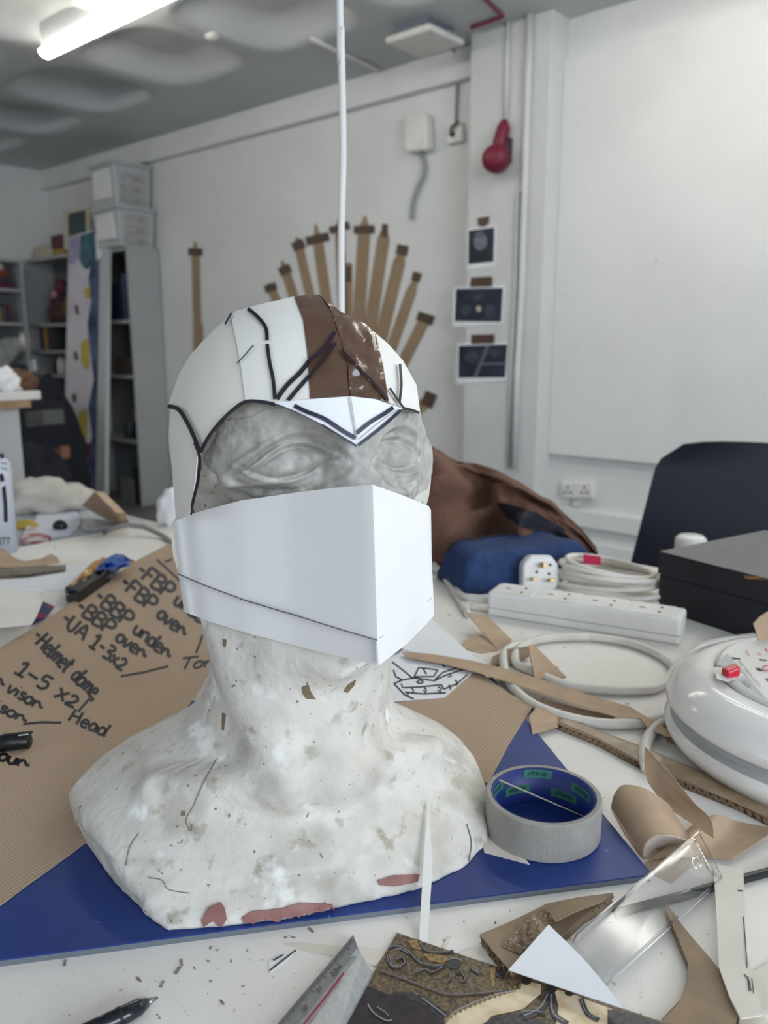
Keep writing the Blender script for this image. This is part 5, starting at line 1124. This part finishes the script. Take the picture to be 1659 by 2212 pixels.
cstrip('short dark taped cardboard strip low behind the cord', (753, 566), (752, 760), 14, 4, (26, 5, 17, 0))

# ---- chair behind the table
M_CHAIR = mat('navy_chair_plastic', (22, 27, 44), .32, (17, 21, 36), 6, specks=[((120, 124, 134), 26, .78)])
chm = 1.62; chair = thing('moulded_chair', 'dark navy moulded plastic chair behind the table on the right', 'chair', R3(-.42, chm, 0))
tl_, bl_ = Wm(1415, 948, chm), Wm(1342, 1200, chm); cu = -.36
ut, ub = tl_.dot(U), bl_.dot(U); zt2, zb2 = tl_.z, .46
rows = []
for i in range(17):
    v = i / 16; zc_ = zb2 + (zt2 - zb2) * v; uu = ub + (ut - ub) * min(1, v); r = []
    for j in range(17):
        s_ = j / 16 * 2 - 1; hw = (cu - uu); ec = 0
        if v > .88: ec = (v - .88) / .12; hw *= 1 - .14 * ec ** 3
        r.append(R3(cu + s_ * hw, chm + .10 * (v - .6) + .05 * (1 - s_ * s_) , zc_ - .012 * abs(s_) ** 6 * (v > .9)))
    rows.append(r)
MB().grid(rows).obj('backrest', M_CHAIR, chair, smooth=True, solid=.006)
rows = []
for i in range(11):
    v = i / 10; r = []
    for j in range(13):
        s_ = j / 12 * 2 - 1; r.append(R3(cu + s_ * .21, chm - .02 - .38 * v, .46 - .02 * math.sin(v * 3.1) * (1 - s_ * s_) - .03 * v ** 4))
    rows.append(r)
MB().grid(rows).obj('seat', M_CHAIR, chair, smooth=True, solid=.006)
for a, b in ((-.19, 0), (.19, 0), (-.19, -.36), (.19, -.36)):
    MB().tube([R3(cu + a, chm + b, .45), R3(cu + a * 1.1, chm + b * 1.05 + .02, 0)], .012, 10).obj('leg', M_LEG, chair, smooth=True)

# ---- bookcases in the far corner
M_CASE = mat('bookcase_grey', (178, 180, 180), .5, (172, 174, 174), 3); M_CASEB = mat('bookcase_back', (120, 122, 124), .6)
def bookcase(label, u0, u1, m0, m1, z1, shelves, face='m'):
    t = thing('bookcase', label, 'bookcase', R3((u0 + u1) / 2, (m0 + m1) / 2, 0), 'tall bookcases in the far corner'); k = .02
    if face == 'm':
        MB().rbox(u0, u0 + k, m0, m1, 0, z1).obj('side_panel', M_CASE, t); MB().rbox(u1 - k, u1, m0, m1, 0, z1).obj('side_panel', M_CASE, t)
        MB().rbox(u0 + k, u1 - k, m1 - .008, m1, 0, z1).obj('back_panel', M_CASEB, t)
        for z in shelves: MB().rbox(u0 + k, u1 - k, m0 + .005, m1 - .01, z - .012, z + .012).obj('shelf', M_CASE, t)
    else:
        MB().rbox(u0, u1, m0, m0 + k, 0, z1).obj('side_panel', M_CASE, t); MB().rbox(u0, u1, m1 - k, m1, 0, z1).obj('side_panel', M_CASE, t)
        MB().rbox(u0, u0 + .008, m0 + k, m1 - k, 0, z1).obj('back_panel', M_CASEB, t)
        for z in shelves: MB().rbox(u0 + .01, u1 - .005, m0 + k, m1 - k, z - .012, z + .012).obj('shelf', M_CASE, t)
    return t
BF = 3.238; BR = um(358, 800, MW)[0]; BL = um(135, 800, BF)[0]
zA = um(283, 530, BF)[1]
shA = sorted(um(250, y, BF)[1] for y in (695, 813, 950, 1090)) + [zA - .012]
bookcase('grey bookcase standing closest to the cardboard strips, side panel visible', BR - .78, BR, BF, MW - .01, zA, shA)
zB = um(110, 552, BF)[1]; B0, B1 = UL + .01, BR - .79
shB = [.08] + sorted(um(110, y, BF)[1] for y in (702, 760, 812, 930)) + [zB - .012]
bookcase('bookcase in the room corner behind the leaning canvas', B0, B1, BF, MW - .01, zB, shB)
CUF = UL + .26; pC = Wu(58, 700, CUF); CM1 = pC.dot(N)
zC = Wu(30, 560, CUF).z; shC = [.08] + sorted(Wu(30, y, CUF).z for y in (627, 700, 762, 830)) + [zC - .012]
bookcase('bookcase against the left wall filled with books', UL + .01, CUF, CM1 - .8, CM1, zC, shC, 'u')
# things on the shelves
rg = random.Random(11)
BCOL = [(40, 60, 110), (120, 40, 44), (60, 64, 66), (196, 140, 50), (34, 38, 48), (150, 60, 40), (80, 90, 96), (44, 90, 160), (190, 186, 176), (96, 40, 70)]
BN = ['blue', 'dark red', 'charcoal', 'ochre', 'black', 'rust red', 'slate grey', 'bright blue', 'off white', 'plum']
ordn = ['first', 'second', 'third', 'fourth', 'fifth', 'sixth', 'seventh', 'eighth', 'ninth', 'tenth']
def books_m(u0, z, n, where, grp, start=0):
    u = u0
    for k in range(n):
        w = rg.uniform(.025, .045); h = rg.uniform(.16, .21); ci = (start + k * 3) % len(BCOL)
        t = thing('book', '%s book standing %s from the left %s' % (BN[ci], ordn[k], where), 'book', R3(u + w / 2, BF + .12, z), grp)
        MB().rbox(u, u + w - .002, BF + .03, BF + .2, z, z + h).obj('cover', mat('book_' + BN[ci].replace(' ', '_'), BCOL[ci], .6), t, bevel=.002)
        MB().rbox(u + .004, u + w - .006, BF + .034, BF + .196, z + h, z + h + .001).obj('pages', M_PAPER, t)
        u += w
    return u
def zsh(L, k): return L[k] + .013
u_ = um(84, 740, BF)[0]
books_m(u_, zsh(shB, 3), 5, 'on the corner bookcase', 'upright books on the corner bookcase', 0)
def pot(px, py, m_, r, h, z, mt, name, label, cat):
    u = um(px, py, m_)[0]; c = R3(u, m_ + .1, z)
    MB().lathe([(0, 0), (r * .9, 0), (r, h * .1), (r, h * .72), (r * .75, h * .82), (r * .75, h), (0, h)], c, Z, 20, cap=False).obj(name, mt, smooth=True, label=label, cat=cat)
pot(112, 800, BF, .05, .14, zsh(shB, 2), M_PLAST, 'white_jar', 'white jar on the corner bookcase below the books', 'jar')
pot(102, 800, BF, .035, .12, zsh(shB, 2), M_DARK, 'dark_jar', 'dark jar left of the white jar on the corner bookcase', 'jar')
# figurine heap: doll-like dark figures
fg = thing('dark_figurine', 'dark figurine with pink detail on the corner bookcase', 'figurine', R3(um(108, 690, BF)[0], BF + .12, zsh(shB, 4)))
fc_ = WLOC[fg.name]
MB().lathe([(.0, 0), (.10, .0), (.12, .08), (.09, .18), (.04, .24), (0, .25)], fc_, Z, 18, cap=False).obj('body', mat('figurine_plum', (60, 42, 54), .7, (90, 60, 50), 20), fg, smooth=True)
MB().lathe([(.0, .22), (.04, .23), (.055, .28), (.045, .33), (0, .35)], fc_ + U * -.01, Z, 16, cap=False).obj('head', mat('figurine_red', (104, 54, 60), .6), fg, smooth=True)
MB().lathe([(.0, .19), (.025, .20), (.028, .24), (0, .26)], fc_ + U * -.01 - N * .06, Z, 12, cap=False).obj('pink_front', mat('figurine_pink', (196, 130, 150), .6), fg, smooth=True)
pf = R3(um(134, 690, BF)[0], BF + .1, zsh(shB, 4))
MB().lathe([(0, 0), (.08, 0), (.085, .14), (.05, .22), (.06, .28), (0, .30)], pf, Z, 16, cap=False).obj('yellow_topped_pot', mat('yellow_brown', (120, 96, 52), .7, (70, 66, 62), 9, contrast=(.4, .5)), smooth=True, label='yellow brown pot next to the dark figurine', cat='pot')
# left-wall bookcase contents
def books_u(z, m0, n, where, grp, start, flat=False):
    m_ = m0
    for k in range(n):
        ci = (start + k * 3) % len(BCOL)
        if flat:
            h = rg.uniform(.03, .05); zz = z + k * .046
            MB().rbox(CUF - .21, CUF - .02, m0, m0 + .26 - .02 * k, zz, zz + .045).obj('book', mat('book_' + BN[ci].replace(' ', '_'), BCOL[ci], .6), bevel=.002, label='%s book lying %s up %s' % (BN[ci], ordn[k], where), cat='book', group=grp)
        else:
            w = rg.uniform(.03, .05); h = rg.uniform(.12, .2)
            MB().rbox(CUF - .19, CUF - .02, m_, m_ + w - .002, z, z + h).obj('book', mat('book_' + BN[ci].replace(' ', '_'), BCOL[ci], .6), bevel=.002, label='%s book standing %s %s' % (BN[ci], ordn[k], where), cat='book', group=grp); m_ += w
books_u(zsh(shC, 4), CM1 - .34, 4, 'on the left wall top shelf', 'flat books on the left wall bookcase', 9, True)
books_u(zsh(shC, 3), CM1 - .36, 6, 'on the left wall second shelf', 'upright books on the left wall bookcase', 4)
books_u(zsh(shC, 2), CM1 - .40, 5, 'on the left wall third shelf', 'upright books on the third shelf', 2)
wj = Wu(54, 745, CUF - .06)
MB().lathe([(0, 0), (.05, 0), (.05, .10), (.04, .12), (.04, .14), (0, .14)], Vector((wj.x, wj.y, zsh(shC, 2))), Z, 18, cap=False).obj('white_pot', M_PLAST, smooth=True, label='small white pot at the end of the left wall bookcase', cat='pot')
# on top of the bookcases
def topbox(px0, px1, m0, m1, z0, h, mt, name, label, cat, **k):
    u0, u1 = um(px0, 500, m0)[0], um(px1, 500, m0)[0]; return MB().rbox(u0, u1, m0, m1, z0, z0 + h).obj(name, mt, bevel=.004, label=label, cat=cat, **k)
topbox(72, 106, BF + .02, BF + .24, zB, .09, mat('cream_box', (196, 186, 168), .7), 'cardboard_box', 'cream cardboard box on top of the corner bookcase', 'box')
topbox(110, 134, BF + .03, BF + .22, zB, .05, mat('ochre_book', (170, 134, 56), .6), 'box_file', 'ochre flat box on top of the corner bookcase', 'box')
topbox(108, 132, BF + .03, BF + .22, zB + .052, .10, mat('plum_box', (92, 52, 56), .6), 'box_file', 'plum coloured box stacked on the ochre box', 'box')
fr = thing('framed_picture', 'pale framed dark green picture standing on top of the bookcases', 'picture', R3(um(165, 500, BF)[0], BF + .1, zB))
pfm = BF + .06
wall_px('frame', [(135, 455), (192, 447), (192, 540), (138, 540)], pfm, .02, mat('cream_frame', (206, 198, 176), .6), fr)
wall_px('green_picture', [(147, 462), (184, 453), (186, 530), (148, 530)], pfm - .02, .003, mat('dark_green', (64, 82, 82), .5, (56, 74, 74), 10), fr)
# two stacked clear storage boxes
M_TUB = mat('clear_tub', (196, 198, 198), .25, (180, 182, 183), 5, spec=.6); M_TUBL = mat('tub_label', (232, 232, 232), .6); M_TUBC = mat('tub_contents', (150, 148, 144), .8, (190, 188, 184), 12)
bu1 = BR - .005
def tub(z0, h, du, label):
    t = thing('storage_box', label, 'storage box', R3(bu1 - .25, BF + .1, z0), 'plastic storage boxes on the bookcase')
    u0, u1, m0, m1 = bu1 - .34, bu1 + du, BF - .05, MW - .02
    mb = MB(); lo = [R3(u, m_, z0) for u, m_ in ((u0 + .02, m0 + .02), (u1 - .02, m0 + .02), (u1 - .02, m1 - .01), (u0 + .02, m1 - .01))]; hi = [R3(u, m_, z0 + h - .025) for u, m_ in ((u0, m0), (u1, m0), (u1, m1), (u0, m1))]
    mb.add(lo + hi, [(3, 2, 1, 0), (4, 5, 6, 7), (0, 1, 5, 4), (1, 2, 6, 5), (2, 3, 7, 6), (3, 0, 4, 7)]); mb.obj('tub', M_TUB, t, bevel=.008)
    MB().rbox(u0 - .012, u1 + .012, m0 - .012, m1 + .008, z0 + h - .025, z0 + h).obj('lid', M_TUB, t, bevel=.006)
    MB().rbox(u0 + .05, u1 - .06, m0 - .004, m0 + .012, z0 + .05, z0 + h - .05).obj('paper_label', M_TUBL, t)
    for k in range(3): MB().rbox(u1 - .006, u1 + .004, m0 + .06, m1 - .06, z0 + .03 + k * .07, z0 + .075 + k * .07).obj('contents_layer', M_TUBC, t)
tub(zA, .27, 0, 'lower clear plastic storage box on the grey bookcase')
tub(zA + .272, .29, -.02, 'upper clear plastic storage box stacked near the ceiling')
# inside the grey bookcase: dark goods
def shelf_item(px, k, w, h, mt, name, label, cat, r=False):
    u = um(px, 800, BF)[0]; z = zsh(shA, k)
    if r: MB().lathe([(0, 0), (w / 2, 0), (w / 2, h * .7), (w * .2, h * .85), (w * .2, h), (0, h)], R3(u, BF + .1, z), Z, 16, cap=False).obj(name, mt, smooth=True, label=label, cat=cat)
    else: MB().rbox(u - w / 2, u + w / 2, BF + .03, BF + .2, z, z + h).obj(name, mt, bevel=.004, label=label, cat=cat)
shelf_item(252, 3, .18, .26, mat('navy_box', (30, 36, 62), .6), 'navy_box', 'navy box on the upper shelf of the grey bookcase', 'box')
shelf_item(274, 3, .10, .32, mat('grey_blue_box', (62, 74, 100), .6), 'grey_blue_box', 'grey blue box beside the navy box', 'box')
shelf_item(278, 2, .06, .22, mat('blue_bottle', (52, 76, 140), .4), 'blue_bottle', 'blue bottle on the grey bookcase under the navy box', 'bottle', True)
shelf_item(256, 2, .2, .12, mat('brown_tray', (80, 68, 58), .7), 'brown_tray', 'brown tray on the grey bookcase left of the blue bottle', 'tray')
shelf_item(262, 1, .045, .26, mat('yellow_tube', (190, 152, 60), .5), 'yellow_tube', 'yellow tube standing in the dark grey bookcase', 'tube', True)
shelf_item(277, 1, .14, .18, M_DARK, 'dark_tin', 'dark tin right of the yellow tube', 'tin', True)
shelf_item(249, 1, .1, .16, mat('grey_tin', (72, 78, 86), .5), 'grey_tin', 'grey tin left of the yellow tube', 'tin', True)
shelf_item(274, 0, .10, .3, mat('charcoal_box', (52, 56, 62), .6), 'charcoal_box', 'charcoal box low in the grey bookcase', 'box')
shelf_item(250, 0, .18, .2, mat('grey_crate', (140, 142, 142), .6), 'grey_crate', 'grey crate at the bottom of the grey bookcase', 'crate')
# leaning abstract canvas
cv0, cv1 = BF - .36, BF - .02
def cvs(px, py):     # the canvas leans back against the bookcase: m grows with height
    d = ray(px, py); k = (cv1 - cv0) / zA
    # m = cv0 + k*z
    return CAM + d * ((cv0 + k * CAMZ) / (d.dot(N) - k * d.z))
cav = thing('leaning_canvas', 'tall narrow abstract painting leaning against the bookcases', 'painting', cvs(180, 1085))
M_CW = mat('canvas_white', (222, 220, 224), .7, (206, 196, 210), 2.4, contrast=(.4, .7)); M_CN = mat('canvas_navy', (52, 66, 100), .7, (96, 112, 142), 8, contrast=(.4, .7)); M_CE = mat('canvas_edge', (196, 198, 198), .6)
MB().prism([cvs(*p) for p in ((148, 512), (216, 492), (206, 1105), (136, 1075))], N * .03).obj('canvas', M_CW, cav)
MB().prism([cvs(*p) for p in ((216, 492), (233, 486), (226, 1106), (206, 1105))], N * .03).obj('canvas_side', M_CE, cav)
def cvp(nm_, poly, m, st=14, lift=.004): sheet_px(nm_, poly, lambda x, y: cvs(x, y) - N * lift, m, cav, step=st, thick=.001)
cvp('navy_paint', [(202, 498), (216, 494), (212, 800), (206, 1100), (180, 1070), (172, 1040), (190, 1000), (200, 940), (192, 880), (204, 820), (196, 760), (190, 700), (198, 650), (192, 600), (200, 560)], M_CN, 16)
cvp('teal_paint', [(176, 508), (204, 500), (200, 570), (190, 582), (180, 578), (172, 560)], mat('canvas_teal', (84, 126, 136), .7, (50, 80, 96), 9), 12)
cvp('lilac_paint', [(150, 514), (176, 508), (170, 562), (164, 572), (150, 570)], mat('canvas_lilac', (150, 146, 178), .7, (196, 188, 210), 9), 12)
M_CY = mat('canvas_yellow', (206, 190, 96), .7, (190, 160, 70), 12); M_CR = mat('canvas_maroon', (120, 50, 70), .7); M_CBR = mat('canvas_brown', (110, 84, 80), .7)
for q_, mm in (([(182, 626), (196, 618), (196, 646), (184, 644)], M_CY), ([(176, 740), (192, 730), (194, 790), (186, 800), (176, 780)], M_CY), ([(170, 890), (188, 884), (190, 920), (186, 955), (172, 930)], M_CY), ([(182, 962), (196, 956), (198, 990), (184, 990)], M_CR),
               ([(162, 660), (168, 658), (172, 678), (166, 680)], M_CBR), ([(160, 760), (167, 758), (170, 778), (163, 778)], M_CBR), ([(156, 852), (166, 850), (166, 868), (157, 868)], M_CBR), ([(157, 902), (164, 900), (166, 920), (159, 922)], M_CBR), ([(158, 986), (165, 985), (164, 1004), (158, 1004)], M_CBR)):
    cvp('paint_dab', q_, mm, 8, .0045)
cvp('white_label', [(207, 505), (224, 498), (222, 556), (211, 562)], M_PAPER, 12, .008)
# cabinet with white top at the far left
CBU1 = -3.27; cab0 = thing('white_cabinet', 'white cabinet with thick top and wooden strip at the far left', 'cabinet', R3(CBU1 - .35, 1.1, 0))
tpz = Wu(40, 846, CBU1).z; cm1_ = Wu(44, 900, CBU1).dot(N); cm2_ = Wu(88, 840, CBU1).dot(N)
MB().rbox(CBU1 - .7, CBU1 - .01, .3, cm1_, 0, tpz - .035).obj('body', mat('cabinet_grey_white', (190, 191, 190), .55), cab0)
MB().rbox(CBU1 - .72, CBU1, .28, cm2_, tpz - .035, tpz).obj('worktop', M_PLAST, cab0, bevel=.004)
zw = Wu(30, 874, CBU1).z; MB().rbox(CBU1 - .01, CBU1 + .012, .28, Wu(64, 874, CBU1).dot(N), zw - .014, zw + .014).obj('wooden_strip', mat('pale_wood', (176, 146, 112), .7, (150, 120, 90), 20), cab0)
# heap on the cabinet
hpz = tpz
def blob(name, c, rx, ry, rz, mt, seed, label, cat, amp=.25, n=20, parent=None):
    mb = MB(); rows = []
    for i in range(n + 1):
        e = -math.pi / 2 + math.pi * i / n; r = []
        for j in range(2 * n):
            a = math.pi * j / n; d = Vector((math.cos(a) * math.cos(e), math.sin(a) * math.cos(e), math.sin(e)))
            k = 1 + amp * (noise.noise(d * 2.3 + Vector((seed, 0, 0))) + .7 * abs(noise.noise(d * 5 + Vector((0, seed, 0)))))
            p = Vector((d.x * rx * k, d.y * ry * k, d.z * rz * k)); p.z = max(p.z, -rz * .5); r.append(Vector(c) + p + Z * rz * .5)
        rows.append(r)
    return mb.grid(rows, closed=True).obj(name, mt, parent, smooth=True, label=label, cat=cat)
bp = Wu(36, 832, CBU1 - .12); blob('brown_bundle', (bp.x, bp.y, tpz), .075, .075, .055, mat('brown_knit', (116, 84, 62), .9, (80, 58, 44), 30, bump=.8, bscale=60), 3.3, 'brown knotted bundle on the white cabinet', 'bundle')
bp = Wu(8, 828, CBU1 - .1); blob('white_cloth', (bp.x, bp.y, tpz), .07, .09, .06, M_PAPER, 8.1, 'white crumpled cloth on the white cabinet at the left edge', 'cloth')
# grey board and dark things behind the cabinet
gp = [Wm(x, y, 2.6) for x, y in ((0, 800), (30, 786), (55, 788), (78, 840), (120, 880), (0, 880))]
MB().prism(gp, N * .02).obj('slate_panel', mat('slate_panel', (92, 98, 108), .7), label='slate grey panel leaning behind the white cabinet', cat='panel')
gp = [Wm(x, y, 2.45) for x, y in ((-40, 745), (20, 728), (42, 760), (10, 800), (-40, 815))]
MB().prism(gp, N * .05).obj('silver_bag', mat('silver_bag', (150, 152, 152), .4, (110, 112, 112), 8, bump=.6, bscale=20), label='silvery plastic bag on the left above the slate panel', cat='bag')
wall_px('white_tag', [(58, 778), (72, 776), (76, 800), (64, 804)], 2.6, .01, M_PAPER, label='white tag hanging by the slate panel', cat='tag')
def rucksack(px, y0, m_, w, h, d, label, mt, seed):
    c = Wm(px, y0, m_); blob('rucksack', (c.x, c.y, 0.0 if h > .3 else .4), w, d, h, mt, seed, label, 'bag', .16)
M_BAG = mat('black_bag', (22, 24, 32), .8, (34, 38, 50), 8)
rucksack(95, 1000, 2.52, .28, .62, .2, 'large black bag in the shade between cabinet and canvas', M_BAG, 1.2)
rucksack(74, 1000, 2.05, .22, .40, .2, 'lower dark bag in front of the large black one', M_BAG, 5.2)
wall_px('grey_carton', [(54, 890), (92, 886), (96, 918), (58, 924)], 2.28, .12, mat('carton_grey', (96, 98, 98), .7), label='grey carton resting on the dark bags', cat='carton')
wall_px('salmon_pouch', [(110, 970), (132, 964), (134, 990), (120, 998), (112, 992)], 2.3, .05, mat('salmon', (150, 104, 88), .7), label='salmon coloured pouch by the foot of the canvas', cat='pouch')
# ---- second table with papers beyond the left edge
S0, S1, SM0, SM1 = -1.93, TU0 - .04, .2, .955; S2 = TABLE - .012
st2 = thing('side_table', 'second white table crowded with papers beyond the left edge', 'table', R3((S0 + S1) / 2, (SM0 + SM1) / 2, 0))
MB().rbox(S0, S1, SM0, SM1, S2 - .03, S2).obj('tabletop', mat('side_table_white', (190, 192, 194), .5, (170, 172, 174), 6), st2, bevel=.003)
for a in (S0 + .06, S1 - .06):
    for b in (SM0 + .06, SM1 - .06): MB().rbox(a - .02, a + .02, b - .02, b + .02, 0, S2 - .03).obj('leg', M_LEG, st2)
flat_px('paper_sheet', [(80, 1110), (165, 1098), (178, 1130), (150, 1152), (90, 1162), (70, 1140)], S2, .004, mat('bluish_paper', (214, 217, 228), .7), label='bluish white papers on the second table', cat='paper')
flat_px('plastic_sleeve', [(170, 1100), (212, 1102), (262, 1130), (200, 1146), (176, 1140)], S2 + .001, .003, mat('sleeve', (196, 200, 206), .25), label='grey glossy sleeve right of the bluish papers', cat='sleeve')
flat_px('magazine', [(44, 1168), (60, 1130), (84, 1150), (110, 1158), (88, 1172)], S2, .008, mat('magazine_mix', (206, 204, 204), .5, (170, 90, 90), 30, contrast=(.5, .6)), label='printed magazine under the bluish papers', cat='magazine')
c_ = T(96, 1100, S2); blob('paper_bag', (c_.x, c_.y, S2), .10, .07, .045, mat('crumpled_white', (206, 202, 192), .8, (186, 180, 170), 10, bump=.6, bscale=25), 6.6, 'crumpled off white paper bag on the second table', 'paper bag', .3)
c_ = T(56, 1142, S2); blob('yellow_tube', (c_.x, c_.y, S2), .026, .012, .012, mat('yellow_plastic', (176, 152, 60), .5), 2.2, 'small yellow tube on the second table', 'tube', .1, 12)
c_ = T(130, 1142, S2 + .004); blob('dark_eraser', (c_.x, c_.y, S2 + .004), .014, .012, .012, M_BLACK, 4.4, 'small dark lump on the bluish papers', 'eraser', .1, 10)
cq = [T(176, 1092, S2 + .03), T(205, 1062, S2 + .10), T(252, 1108, S2 + .06), T(262, 1134, S2 + .01), T(236, 1126, S2 + .01)]
MB().prism(cq, Vector((.01, .02, -.004))).obj('kraft_bag', M_KRAFTP, label='folded brown kraft bag on the second table in front of the bookcase', cat='paper bag')
c_ = T(376, 1132, TABLE); blob('tissue', (c_.x, c_.y, TABLE), .03, .03, .05, M_PAPER, 7.7, 'white crumpled tissue behind the left edge of the mask', 'tissue', .25, 14)
